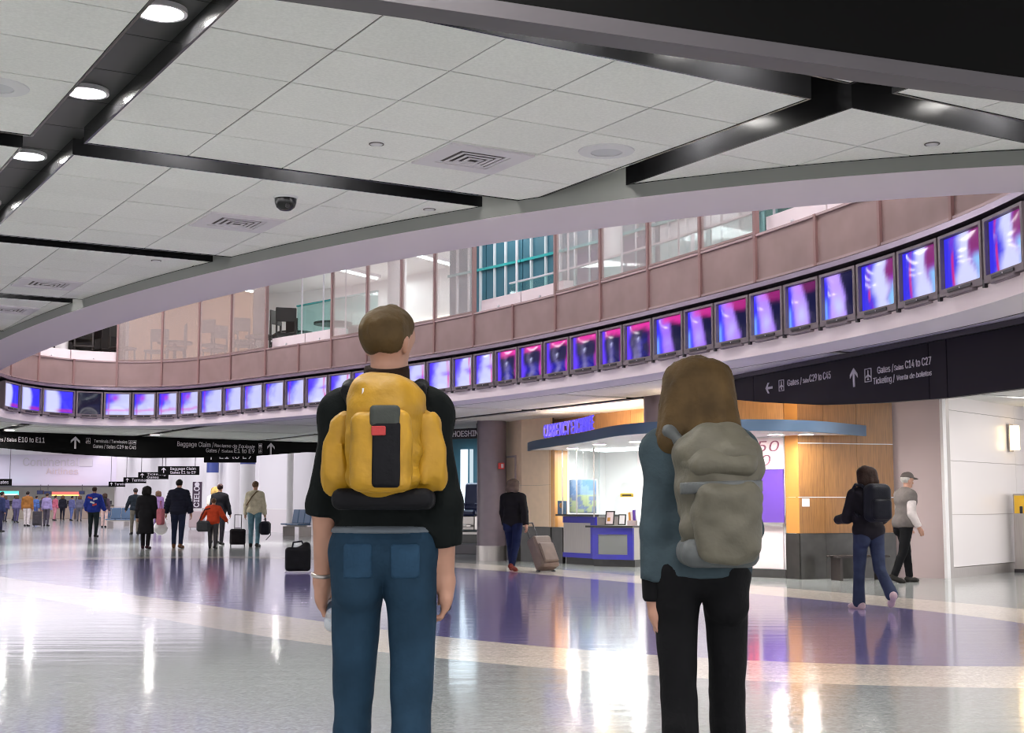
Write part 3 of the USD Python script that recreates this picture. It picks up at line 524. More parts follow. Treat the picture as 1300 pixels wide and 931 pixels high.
q = np.linspace(0, RS.len, 60); put('top_rail', solid_strip([(RS.off(q, .02), 2.79), (RS.off(q, .02), 2.845), (RS.off(q, -.08), 2.845), (RS.off(q, -.08), 2.79)]), 'rail', t, smooth=40)
def on(C, t, mesh, pl, z, m='white_letter', name='lettering'):      # z out of the face towards the viewer
    put(name, bend(mesh, C, C.near(pl), z, .002), m, t, smooth=False)
def RSu(u):  # plan point of the sign at a bearing
    x = RS.p[:, 0] / RS.p[:, 1] * 1719 / 1.0; return RS.p[np.argmin(np.abs(650 + RS.p[:, 0] / (RS.p[:, 1] + .17) * 1719 - u))]
on(RS, t, arrow(.16, ang=90), RSu(975), 2.60, name='arrow'); on(RS, t, picto(.14, 'plane'), RSu(990), 2.605, name='pictogram')
def RSw(u0, u1): return RS.near(RSu(u1)) - RS.near(RSu(u0))
on(RS, t, text('Gates /', .075, RSw(998, 1016)), RSu(998), 2.585); on(RS, t, text('Salas', .05, RSw(1017.5, 1025)), RSu(1017.5), 2.59); on(RS, t, text('C29 to C45', .085, RSw(1026, 1052)), RSu(1026), 2.59)
on(RS, t, arrow(.19), RSu(1081.5), 2.545, name='arrow'); on(RS, t, picto(.15, 'plane'), RSu(1099.5), 2.555, name='pictogram')
on(RS, t, text('Gates /', .072, RSw(1111, 1131)), RSu(1111), 2.555); on(RS, t, text('Salas', .05, RSw(1132.5, 1144)), RSu(1132.5), 2.56); on(RS, t, text('C14 to C27', .08, RSw(1146, 1178.5)), RSu(1146), 2.56)
on(RS, t, text('Ticketing /', .07, RSw(1106, 1133)), RSu(1106), 2.445); on(RS, t, text('Venta de boletos', .055, RSw(1135, 1179.5), slant=.15), RSu(1135), 2.448)
on(RS, t, text('G', .12), RSu(1296.5), 2.57)
# left sign
LS = Curve([(-14.5, 29.7), (-13.2, 30.8), (-12.03, 31.81), (-11.14, 32.5), (-10.5, 33.1), (-9.27, 34.25), (-8.23, 35.2), (-6.96, 36.3), (-5.66, 37.4), (-4.6, 38.3)], smooth=.02)
t = thing('overhead_sign', 'wide black arched overhead sign for baggage claim at left', 'sign')
sign_plate(t, LS, np.linspace(0, LS.len, 60), 2.845, ([LS.near(p) for p in ((-14.5, 29.7), (-12.03, 31.81), (-11.14, 32.5), (-10.5, 33.1), (-9.27, 34.25), (-8.23, 35.2), (-6.96, 36.3), (-5.66, 37.4))], [2.6, 2.46, 2.385, 2.345, 2.30, 2.345, 2.42, 2.57]), .08, 'signb')
def LSu(u): return LS.p[np.argmin(np.abs(650 + LS.p[:, 0] / (LS.p[:, 1] + .15) * 1719 - u))]
def LSw(a, b): return LS.near(LSu(b)) - LS.near(LSu(a))
on(LS, t, text('Gates / Salas', .085, LSw(-6, 24)), LSu(-6), 2.615); on(LS, t, text('E10 to E11', .12, LSw(27, 59)), LSu(27), 2.61); on(LS, t, arrow(.27), LSu(98.5), 2.62, name='arrow'); on(LS, t, picto(.13, 'plane'), LSu(114), 2.69, name='pictogram')
on(LS, t, text('Terminals / Terminales', .075, LSw(121.5, 164)), LSu(121.5), 2.655); on(LS, t, picto(.1, 'plane'), LSu(168), 2.69, name='pictogram'); on(LS, t, picto(.1, 'bag'), LSu(173.5), 2.69, name='pictogram')
on(LS, t, text('Gates / Salas C29 to C45', .085, LSw(120.5, 175)), LSu(120.5), 2.52)
on(LS, t, text('Baggage Claim /', .12, LSw(227, 273)), LSu(227), 2.63); on(LS, t, text('Reclamo de Equipaje', .085, LSw(274, 325), slant=.15), LSu(274), 2.635); on(LS, t, text('Gates /', .1, LSw(264, 281)), LSu(264), 2.495); on(LS, t, text('Salas', .07, LSw(283, 297)), LSu(283), 2.5); on(LS, t, text('E1 to E9', .115, LSw(299.5, 324.5)), LSu(299.5), 2.5)
on(LS, t, picto(.12, 'bag'), LSu(332), 2.71, name='pictogram'); on(LS, t, picto(.12, 'plane'), LSu(332), 2.57, name='pictogram'); on(LS, t, arrow(.28), LSu(345.5), 2.62, name='arrow')
# black board overhead at upper right
TS = Curve([(-2.6, 2.95), (-1.4, 3.38), (-.56, 3.70), (.12, 4.03), (.54, 4.2), (1.14, 4.43), (1.81, 4.67), (2.9, 5.05), (4.4, 5.5)], smooth=.01); q = np.linspace(0, TS.len, 40)
t = thing('hanging_board', 'large plain black board hanging overhead at upper right', 'board')
put('panel', solid_strip([(TS.off(q, 0), 2.655), (TS.off(q, 0), 3.36), (TS.off(q, -.09), 3.36), (TS.off(q, -.09), 2.655)]), 'signb', t, smooth=40)
put('bottom_rail', solid_strip([(TS.off(q, .012), 2.60), (TS.off(q, .012), 2.652), (TS.off(q, -.102), 2.652), (TS.off(q, -.102), 2.60)]), 'rail', t, smooth=40)

# ------------------------------------------------------------------ walls beyond the oval
def panel_wall(t, a, b, z0, z1, m, nu=1, nv=(), th=.06, name='panel', gap=.006, zs=None):
    a, b = np.array(a, float), np.array(b, float); L = np.linalg.norm(b - a); tt = (b - a) / L; zs = zs or [z0] + list(nv) + [z1]
    for i in range(nu):
        for z_, y_ in zip(zs[:-1], zs[1:]): put(name, wall_box(a + tt * (L * i / nu + gap / 2), a + tt * (L * (i + 1) / nu - gap / 2), z_ + gap / 2, y_ - gap / 2, th), m, t, smooth=False)
# right: lilac return wall, steel jamb, white panelled passage
t = thing('wall_right', 'lilac return wall with steel corner and white panelled passage', kind='structure')
put('return_wall', wall_box((5.98, 21.62), (6.70, 21.16), 0.0, ZF + .05, .05), 'lilac', t, smooth=False)
put('plaster_edge', MB().box((6.735, 21.15, 1.42), (.07, .06, 2.84), rz=.5), 'whitewall', t)
put('corner_guard', MB().box((6.80, 21.24, 1.42), (.05, .08, 2.84), rz=-.7).box((6.855, 21.31, 1.42), (.04, .06, 2.84), rz=-.7), 'steel', t)
a, b = (6.88, 21.35), (10.6, 25.75)
panel_wall(t, a, b, .16, 2.95, 'whitepanel', 2, (.98, 1.83, 2.63), th=.06)
put('backing', wall_box(a, b, 0, 2.95, .04, -.065), 'cladframe', t, smooth=False)
put('base_strip', wall_box(a, b, 0.0, .155, .07, .012), 'steel', t, smooth=False)
put('passage_end', wall_box((10.6, 25.75), (13.5, 24.0), 0, 2.95, .05), 'whitewall', t, smooth=False)
rect_light('passage_lamp', (8.9, 21.6, 2.9), 1.6, 1.6, 7.0, (1, .95, .92)); t = thing('wall_sconce', 'warm glowing wall sconce on the white panels at the right edge', 'lamp', (8.56, 23.32, 2.08), 50); put('shade', MB().box((0, -.10, .2), (.14, .12, .42), bev=.01), 'sconce', t); put('backplate', MB().box((0, -.03, .2), (.18, .02, .48)), 'steel', t)
t = thing('service_kiosk', 'grey upright kiosk with a yellow panel at the right edge', 'kiosk', (8.72, 23.05, 0), 45)
put('cabinet', MB().box((0, 0, .66), (.34, .34, 1.32), bev=.012), 'steel', t); put('yellow_panel', MB().box((-.0, -.172, 1.14), (.28, .012, .30), bev=.003).box((-.172, 0, 1.14), (.012, .28, .30), bev=.003), 'yellow', t, label='yellow display panel'); put('handset', MB().box((-.18, .02, 1.05), (.03, .05, .12), bev=.008), 'casingd', t); put('plinth', MB().box((0, 0, .03), (.36, .36, .06)), 'casingd', t)

# honey wood front of the exchange kiosk
w = thing('wall_wood', 'honey coloured wood panel wall on a dark stone base', kind='structure')
K4, K5, K6 = np.array((4.415, 20.93)), np.array((5.66, 21.0)), np.array((6.03, 21.62))
for u0, u1 in ((0, .27), (.27, .625), (.625, 1.02)):
    a, b = K4 + (np.array((6.0, 21.45)) - K4) * u0, K4 + (np.array((6.0, 21.45)) - K4) * u1
    for z0, z1 in ((.70, 1.245), (1.26, 2.08), (2.095, 2.85)): put('wood_panel', wall_box(a + (b - a) * .004, b - (b - a) * .004, z0, z1, .05), 'wood', w, smooth=False)
    for z in (1.2525, 2.0875): put('bright_strip', wall_box(a, b, z - .006, z + .006, .04, .002), 'spk', w, smooth=False)
    put('base_slab', wall_box(a + (b - a) * .003, b - (b - a) * .003, 0.0, .695, .06, .015), 'stone', w, smooth=False)
put('backing', wall_box(K4, (6.0, 21.45), 0, 2.85, .04, -.055), 'stone', w, smooth=False); K3 = np.array((4.27, 21.22))
put('base_return', wall_box(K3, K4, 0, .695, .06, .015), 'stone', w, smooth=False)
for z0, z1 in ((.70, 1.25), (1.255, 2.85)): put('end_panel', wall_box(K3, K4, z0, z1, .05), 'orange', w, smooth=False)
t = thing('wall_plate', 'small white notice plate on the wood panels', 'plate'); a = K4 + (np.array((6.0, 21.45)) - K4) * .03; b = K4 + (np.array((6.0, 21.45)) - K4) * .105
put('plate', wall_box(a, b, 1.11, 1.23, .01, .012), 'vent', t, smooth=False); put('print', wall_box(a + (b - a) * .3, b - (b - a) * .3, 1.15, 1.19, .002, .014), 'spk', t, smooth=False)
t = thing('wall_bench', 'dark slatted bench against the stone base of the wood wall', 'bench', (5.25, 20.72, 0), 14)
for k in range(3): put('slat', MB().box((0, -.12 + .12 * k, .36), (.9, .09, .03), bev=.006), 'dark', t)
for sx in (-.36, .36): put('leg', MB().box((sx, 0, .17), (.04, .3, .34)), 'dark', t)

# exchange front with its posters (right of the pillar)
P0, P1 = np.array((3.35, 21.98)), np.array((4.25, 21.25)); PV = (P1 - P0) / np.linalg.norm(P1 - P0); PL = np.linalg.norm(P1 - P0)
w = thing('wall_exchange', 'poster clad front wall of the currency exchange', kind='structure')
put('wall_core', wall_box(P0 - PV * .9, P1, 0, 2.2, .1, -.03), 'whitewall', w, smooth=False); put('plinth', wall_box(P0 - PV * .9, P1, 0, .13, .05, .02), 'stone', w, smooth=False); put('shelf', wall_box(P0 - PV * .9, P1, .80, .84, .12, .06), 'steel', w, smooth=False)
fx = lambda u: P0 + PV * (PL * (u - 929) / (1005 - 929))
t = thing('rate_poster', 'pale poster printed 6.50 and 3.50 in large italic numerals', 'poster'); put('sheet', wall_box(fx(918), fx(1004.5), 1.70, 2.19, .02, .0), 'poster', t, smooth=False)
put('lettering', flat_to(text('6.50', .165, np.linalg.norm(fx(1001) - fx(957)), slant=.25), fx(955), fx(1005), 1.975, .001), 'wine', t, smooth=False); put('lettering', flat_to(text('3.50', .165, np.linalg.norm(fx(992) - fx(949)), slant=.25), fx(946), fx(1005), 1.755, .001), 'wine', t, smooth=False)
t = thing('rates_board', 'framed exchange rate board with red number columns', 'board'); put('panel', wall_box(fx(938), fx(974), .86, 1.67, .03, .01), 'navy', t, smooth=False); put('frame', trimesh.util.concatenate([wall_box(fx(974), fx(977.5), .85, 1.69, .04, .02), wall_box(fx(936), fx(977.5), 1.67, 1.695, .04, .02), wall_box(fx(938), fx(974), 1.585, 1.60, .03, .018)]), 'vent', t, smooth=False)
for k in range(10):
    for a, b in ((961.5, 966.5), (968.5, 974)): put('red_figures', wall_box(fx(a), fx(b), 1.50 - .042 * k, 1.528 - .042 * k, .01, .016), 'led', t, smooth=False)
    put('row_label', wall_box(fx(945), fx(958), 1.506 - .042 * k, 1.52 - .042 * k, .01, .014), 'spk', t, smooth=False)
put('red_figures', wall_box(fx(967), fx(974), 1.0, 1.04, .01, .016), 'led', t, smooth=False); put('red_square', wall_box(fx(969), fx(973.8), 1.61, 1.66, .01, .016), 'led', t, smooth=False)
t = thing('purple_panel', 'plain deep purple panel right of the exchange rate board', 'panel'); put('panel', wall_box(fx(978), fx(1004.5), .86, 1.69, .03, .01), 'purple', t, smooth=False); put('edge_trim', wall_box(fx(978), fx(1004.5), .845, .86, .04, .014), 'steel', t, smooth=False)
t = thing('lower_poster', 'pale pink poster with an oval mark below the shelf', 'poster'); put('sheet', wall_box(fx(918), fx(1003), .14, .80, .02, .0), 'poster', t, smooth=False)
put('lettering', flat_to(text('0', .12, .10), fx(931), fx(1003), .19, .001), 'wine', t, smooth=False)
from shapely import affinity
o = affinity.scale(Polygon([(math.cos(a), math.sin(a)) for a in np.linspace(0, 2 * PI, 40)[:-1]]), .22, .06); o = o.difference(affinity.scale(o, .94, .85)); put('oval_mark', flat_to(trimesh.creation.extrude_polygon(affinity.translate(o, .33, 0), .003, engine='earcut'), fx(929), fx(1003), .52, .001), 'wine', t, smooth=False)

# canopy ring
CN = Curve([(.30, 27.0), (.45, 26.03), (.78, 24.6), (1.2, 22.95), (1.62, 21.2), (2.1, 19.95), (2.87, 19.45), (3.6, 19.42), (4.3, 19.75), (4.95, 20.35), (5.5, 20.98)], smooth=.03); cl = np.linspace(0, CN.len, 90)
t = thing('canopy', 'blue grey curved canopy ring over the currency exchange', 'canopy')
put('band', solid_strip([(CN.off(cl, 0), 2.195), (CN.off(cl, 0), 2.36), (CN.off(cl, -.05), 2.36), (CN.off(cl, -.05), 2.195)]), 'canopy', t, smooth=40)
inn = Polygon(np.vstack([CN.p, [(5.35, 21.0), (4.45, 21.1), (4.25, 21.4), (3.3, 22.3), (2.3, 25.3), (.9, 27.3)]])).buffer(-.05).buffer(0); put('underside', MB().prism(inn, 2.21, 2.24), 'whitewall', t, smooth=False)
ct = np.array([CN.near((.62, 25.3))]); lw = CN.near((1.62, 21.9)) - CN.near((.62, 25.4))
put('lettering', bend(text('CURRENCY EXCHANGE', .24, CN.near((1.36, 22.35)) - CN.near((.60, 25.35)), .03), CN, CN.near((.60, 25.35)), 2.375, -.03), 'bluelit', t, smooth=False, label='blue illuminated lettering')
for k, p in enumerate([(1.55, 24.0), (1.15, 25.6), (2.1, 23.0), (2.6, 21.2), (4.0, 20.55), (4.45, 20.5), (3.3, 20.6)]):
    downlight(p, 2.205, 0, 'downlight under the canopy ' + ['near the glass of the tall counter', 'at its left end', 'beside the white pillar side', 'behind the woman with the grey backpack', 'above the 6.50 poster, left one', 'above the 6.50 poster, right one', 'hidden by the woman with the grey backpack'][k])

# wood drum above the canopy and interior of the exchange
w = thing('wall_drum', 'wood clad upper drum wall above the canopy', kind='structure')
DR = Curve([(.55, 28.2), (.95, 27.15), (1.5, 25.9), (2.15, 24.7), (2.7, 23.6), (3.3, 22.4), (4.28, 21.24)], smooth=.02)
for i in range(6):
    s = np.linspace(DR.len * i / 6 + .006, DR.len * (i + 1) / 6 - .006, 6); put('wood_panel', solid_strip([(DR.off(s, 0), 2.25), (DR.off(s, 0), ZF + .05), (DR.off(s, -.05), ZF + .05), (DR.off(s, -.05), 2.25)]), 'woodl', w, smooth=40)
put('kiosk_back', wall_box((2.0, 29.0), (5.6, 24.2), 0, 2.25, .05), 'whitewall', w, smooth=False); put('kiosk_side', wall_box((.95, 27.3), (2.0, 29.0), 0, 2.25, .05), 'whitewall', w, smooth=False)
put('inner_door', wall_box((2.75, 27.98), (3.15, 27.45), .0, 1.75, .02, .03), 'spk', w, smooth=False)
rect_light('kiosk_lamp', (2.3, 26.2, 2.18), 1.6, 1.6, SHOP, (1, .99, .97)); rect_light('drum_spot', (1.9, 23.9, 2.80), .5, .5, SHOP * .9, (1, .72, .42))
rect_light('cove_lamp', (1.45, 23.7, 2.40), .35, 3.4, SHOP * .38, (1, .78, .55), (180, 0, 24)); rect_light('cove_lamp_right', (3.6, 20.3, 2.40), 2.2, .35, SHOP * .5, (1, .78, .55), (180, 0, 0))
# wood side and light wood jamb
t = thing('side_panel', 'tall lit wood panel beside the tall exchange counter', 'panel'); put('jamb', wall_box((.735, 26.78), (.84, 26.66), .70, 2.2, .08), 'orange', t, smooth=False); put('panel', wall_box((.84, 26.66), (1.10, 26.9), .70, 2.2, .04), 'woodl', t, smooth=False); put('base', wall_box((.73, 26.80), (.98, 26.5), 0, .70, .08), 'stone', t, smooth=False)
# counters
def counter(name, lab, a, b, h, dep, legs):
    t = thing(name, lab, 'counter'); a, b = np.array(a, float), np.array(b, float)
    put('plinth', wall_box(a, b, 0, .13, dep, -.05), 'stone', t, smooth=False); put('core', wall_box(a, b, .13, h - .03, dep, -.03), 'steel' , t, smooth=False)
    put('blue_band', wall_box(a, b, .13, .22, .05, .02), 'blue', t, smooth=False); put('blue_band', wall_box(a, b, h - .16, h - .04, .05, .02), 'blue', t, smooth=False)
    for u in legs: put('blue_upright', wall_box(a + (b - a) * u[0], a + (b - a) * u[1], .22, h - .16, .05, .018), 'blue', t, smooth=False)
    put('steel_front', wall_box(a + (b - a) * (legs[0][1] if legs[0][0] == 0 else 0), a + (b - a) * (legs[-1][0]), .22, h - .16, .03, .0), 'steel' if h > .8 else 'rimgrey', t, smooth=False)
    put('worktop', wall_box(a - (b - a) * .12, b + (b - a) * .04, h - .035, h, dep + .12, .10), 'stone', t, smooth=False); return t
counter('tall_counter', 'tall steel fronted exchange counter with cobalt blue bands', (1.0, 26.45), (1.57, 25.55), .95, .5, [(.86, 1.0)])
counter('low_counter', 'lower exchange counter with a cobalt blue frame', (1.50, 25.38), (2.22, 24.95), .75, .5, [(0, .14), (.86, 1.0)])
# glass above the counters
t = thing('glass_screen', 'tall glass screen panes above the exchange counters', 'glass screen')
for a, b in (((.98, 26.35), (1.24, 25.98)), ((1.24, 25.98), (1.53, 25.52)), ((1.53, 25.30), (2.25, 24.9))):
    a, b = np.array(a), np.array(b); put('pane', wall_box(a + (b - a) * .02, b - (b - a) * .02, .96 if a[0] < 1.5 else .9, 2.2, .012, -.15), 'glass', t, smooth=False); put('mullion', MB().box((a[0], a[1] + .08, 1.55), (.025, .025, 1.3)), 'steel', t)
# promotional poster behind the glass, yellow sign, counter objects
def sheet(t, a, b, z0, z1, fn, o=0.0, nx=18, ny=24, name='print'):
    a, b = np.array(a, float), np.array(b, float); gx, gy = np.meshgrid(np.linspace(0, 1, nx), np.linspace(0, 1, ny)); L = np.linalg.norm(b - a); tt = (b - a) / L; n = np.array([tt[1], -tt[0]]); P = a + gx.reshape(-1, 1) * L * tt + n * o
    f = [(r * nx + q, r * nx + q + 1, (r + 1) * nx + q + 1, (r + 1) * nx + q) for r in range(ny - 1) for q in range(nx - 1)]; tinted(name, np.column_stack([P, z0 + gy.ravel() * (z1 - z0)]), f, np.clip(fn(gx, gy), 0, 1).reshape(-1, 3), 'print', t)
def promo(X, Y):
    w = meshkit.fbm(np.stack([X * 5, Y * 7, X * 0], -1), 3, 5)[..., None]; top = np.where(w > .5, (.22, .38, .75), (.45, .6, .9)); low = np.where(w > .55, (.35, .42, .7), (.80, .82, .45)); return np.where((Y > .55)[..., None], top, low) * np.where(((np.abs(X - .5) > .45) | (Y < .04))[..., None], .5, 1)
t = thing('promo_poster', 'tall blue and yellow advertising poster behind the exchange glass', 'poster'); put('board', wall_box((1.12, 26.5), (1.60, 25.9), .97, 1.62, .02, -.01), 'vent', t, smooth=False); sheet(t, (1.12, 26.5), (1.60, 25.9), .98, 1.61, promo, .002)
t = thing('yellow_sign', 'small black and yellow sign inside the exchange', 'sign'); put('plate', wall_box((2.05, 25.75), (2.27, 25.55), 1.28, 1.35, .015), 'yellow', t, smooth=False); put('lettering', wall_box((2.08, 25.72), (2.24, 25.575), 1.30, 1.325, .003, .002), 'blackm', t, smooth=False)
def easel(lab, p, rz, w, h, m, accent):
    t = thing('counter_card', lab, 'card', p, rz); put('frame', MB().prism(sbox(-w / 2, 0, w / 2, h).difference(sbox(-w / 2 + .02, .02, w / 2 - .02, h - .02)), 0, .02), 'stone', t); put('card', MB().box((0, h / 2, .008), (w - .04, h - .04, .008)), m, t)
    if accent: put('picture', MB().box((-.02, h * .4, .014), (.06, .07, .004)), accent, t)
    x = UsdGeom.Xformable(t); x.AddRotateXOp().Set(80.0); return t
easel('dark framed card with an orange picture on the low exchange counter', (1.80, 25.13, .76), -35, .19, .26, 'poster', 'orange'); easel('white card stand on the low exchange counter', (2.02, 25.02, .76), -28, .15, .20, 'whitewall', None)
t = thing('leaflet_holder', 'leaflet holder with orange and pink leaflets on the low counter', 'leaflet holder', (2.20, 24.93, .75), -30); put('tray', MB().box((0, 0, .05), (.16, .1, .1)), 'lilac', t)
for k, m in enumerate(('orange', 'poster', 'purple')): put('leaflet', MB().box((-.045 + .045 * k, .0, .15 + .02 * k), (.04, .05, .2), rx=.15), m, t)
t = thing('leaflet_box', 'blue leaflet box with an orange flash on the tall counter', 'leaflet box', (.98, 26.55, .95), -50); put('box', MB().box((0, 0, .13), (.17, .1, .26), bev=.005), 'canopy', t); put('flash', MB().ball((.03, -.055, .17), .05, (1, .2, 1)), 'orange', t)

# beige portal, shoeshine room, pillars
w = thing('wall_portal', 'beige portal wall with a recessed frame and dark stone base', kind='structure')
B0, B1, B2 = (-.22, 28.65), (.19, 27.45), (.76, 26.75)
for a, b in ((B0, B1), (B1, B2)): put('base_slab', wall_box(a, b, 0, .69, .06, .012), 'stone', w, smooth=False); put('upper_panel', wall_box(a, b, .70, 1.52, .05), 'beige', w, smooth=False); put('upper_panel', wall_box(a, b, 1.525, ZF + .05, .05), 'beige', w, smooth=False)
put('recess_frame', trimesh.util.concatenate([wall_box((-.13, 28.4), (-.11, 28.34), .9, 2.1, .02, .03), wall_box((.08, 27.8), (.1, 27.74), .9, 2.1, .02, .03), wall_box((-.13, 28.4), (.1, 27.74), 2.1, 2.14, .02, .03)]), 'lilac', w, smooth=False)
put('backing', trimesh.util.concatenate([wall_box(B0, B1, 0, ZF, .04, -.055), wall_box(B1, B2, 0, ZF, .04, -.055)]), 'stone', w, smooth=False)
put('side_return', wall_box((-.25, 31.5), B0, 0, ZF + .05, .06), 'stone', w, smooth=False)
w = thing('wall_shoeshine', 'deep teal back wall of the shoeshine room with lit strips', kind='structure')
put('back_wall', wall_box((-2.6, 36.0), (-.2, 34.6), 0, ZF + .3, .06), 'teal', w, smooth=False)
for k, (a, b) in enumerate((((-1.30, 35.1), (-1.12, 35.0)), ((-1.06, 34.95), (-.98, 34.9)), ((-1.75, 35.4), (-1.68, 35.35)))): put('light_strip', wall_box(a, b, .9, 2.55, .03, .06), emit(f'strip_white_{k}', (.75, .9, 1.0), (1.2, .55, .4)[k]), w, smooth=False)
t = thing('shop_sign', 'narrow dark shoeshine sign between the backpack and the mauve pillar', 'sign'); a, b = np.array((-2.05, 29.6)), np.array((-.60, 28.55)); put('panel', wall_box(a, b, 2.53, 2.75, .06), 'signd', t, smooth=False); tx = text('T SHOESHINE', .12, np.linalg.norm(b - a) * .58, .01, True); tx.apply_translation((np.linalg.norm(b - a) * .40, 0, 0)); put('lettering', flat_to(tx, a, b, 2.58, .001), 'white_letter', t, smooth=False)
for s in (.2, .9): p = a + (b - a) * s; put('hanger', MB().cyl((p[0], p[1] + .03, 2.75), (p[0], p[1] + .03, ZF), .01, 8), 'rail', t)
rect_light('shoeshine_lamp', (-1.4, 33.2, 2.80), 1.4, .8, 9.0, (.75, .9, 1.0))
t = thing('stand_platform', 'dark two step platform of the shoeshine stand', 'platform', (-1.35, 32.3, 0), -30); put('platform', MB().box((0, .3, .26), (2.6, 1.2, .52), bev=.01), 'stone', t); put('step', MB().box((0, -.5, .12), (2.6, .4, .24), bev=.01), 'rail', t); put('trim_strip', MB().box((0, -.31, .47), (2.6, .03, .05)), 'steel', t)
for k, (x, y) in enumerate(((-1.75, 32.75), (-1.0, 32.32))):
    t = thing('shoeshine_chair', ('navy shoeshine chair nearer the man with the yellow backpack', 'navy shoeshine chair nearer the mauve pillar')[k], 'chair', (x, y, .52), -30)
    put('seat', MB().box((0, 0, .42), (.55, .5, .14), bev=.04), 'navy', t); put('backrest', MB().box((0, .24, .80), (.55, .13, .66), rx=-.12, bev=.04), 'navy', t); put('frame', MB().box((0, 0, .18), (.5, .4, .34), bev=.02), 'steel', t); put('footrest', MB().box((0, -.38, .12), (.4, .2, .05), bev=.01), 'steel', t)
    for sx in (-.3, .3): put('armrest', MB().box((sx, 0, .62), (.08, .46, .06), bev=.02).box((sx, .0, .52), (.04, .05, .16)), 'navy', t)
def pillar(p, r, lab, h=ZF + .05, m='column'):
    t = thing('pillar', lab, 'pillar', (p[0], p[1], 0)); put('shaft', MB().cyl((0, 0, .28), (0, 0, h), r, 40), m, t); put('steel_base', MB().cyl((0, 0, 0), (0, 0, .28), r + .01, 40), 'steel', t); put('collar', MB().cyl((0, 0, .28), (0, 0, .30), r + .014, 40), 'steel', t); return t
pl = pillar((-.42, 28.0), .30, 'round mauve pillar beside the shoeshine sign')
# fire alarm strobes on the pillar
t = thing('fire_alarm', 'small red fire alarm on the mauve pillar by the shoeshine sign', 'alarm', (-.22, 27.72, 1.92), 35); put('body', MB().box((0, 0, 0), (.13, .06, .13), bev=.01), 'red', t); put('strobe', MB().box((0, -.035, 0), (.05, .02, .08)), 'vent', t)
pillar((2.42, 21.75), .30, 'round mauve pillar between the exchange and the woman with the grey backpack')
t = pillar((-8.2, 50.2), .12, 'slim pale post in front of the far white wall', 4.95, 'whitewall')
# ------------------------------------------------------------------ far hall
w = thing('wall_hall', 'white side wall of the far hall with a wainscot line', kind='structure')
for a, b, n in (((-31.0, 106), (-10.9, 58.5), 8), ((-10.9, 58.5), (-2.6, 39.0), 4)):
    a, b = np.array(a, float), np.array(b, float)
    for i in range(n):
        p, q = a + (b - a) * i / n, a + (b - a) * (i + 1) / n
        put('wall_panel', wall_box(p + (q - p) * .006, q - (q - p) * .006, .94, 4.9, .06), 'whitewall', w, smooth=False); put('wainscot', wall_box(p, q, 0, .93, .08, .01), 'whitepanel', w, smooth=False)
w = thing('wall_header', 'pale lilac header wall over the far ticket counters', kind='structure')
put('header', MB().box((-44, 105.5, 4.1), (34, .6, 3.1)), mat('lilac_white', (.84, .78, .90), .6), w); put('header_edge', MB().box((-44, 105.1, 2.5), (34, .3, .12)), 'rail', w)
put('far_wall', MB().box((-46, 128, 2.5), (60, .3, 5)), mat('hall_sand', (.55, .52, .48), .6), w)
put('left_wall', MB().box((-62, 85, 2.5), (.3, 90, 5)), 'whitewall', w)
t = thing('header_lettering', 'faint white airline name lettering on the far header wall', 'lettering')
put('lettering', flat_to(text('Continental', .62, 4.3, .03), (-37.9, 105.17), (-20, 105.17), 4.08), 'vent', t, smooth=False); put('lettering', flat_to(text('Airlines', .45, 2.5, .03), (-36.1, 105.17), (-20, 105.17), 3.45), 'poster', t, smooth=False); put('emblem', MB().box((-33.0, 105.15, 4.35), (1.0, .04, .6)), 'vent', t)
rcl = thing('ceiling_hall', 'white ceiling of the far hall', kind='structure'); put('hall_ceiling', MB().prism(Polygon([(-62, 46), (-4, 40), (-8, 52), (-30, 130), (-75, 130)]), 4.95, 5.0), 'whitewall', rcl, smooth=False)
bh = thing('wall_bulkhead', 'bulkhead between the low ceiling and the far hall', kind='structure'); put('bulkhead', wall_box((-16.2, 37.2), (-4.2, 43.3), 2.86, 5.0, .1), 'whitewall', bh, smooth=False)
for i, (x, y) in enumerate(((-14, 52), (-20, 52), (-17, 60), (-24, 60), (-20, 69), (-28, 69), (-25, 79), (-34, 79), (-29, 90), (-38, 90), (-33, 100), (-43, 100), (-38, 114), (-48, 114))): rect_light(f'hall_lamp_{i}', (x, y, 4.9), 9.0, 8.0, HALL, (.94, .88, 1.0), (0, 0, 30))
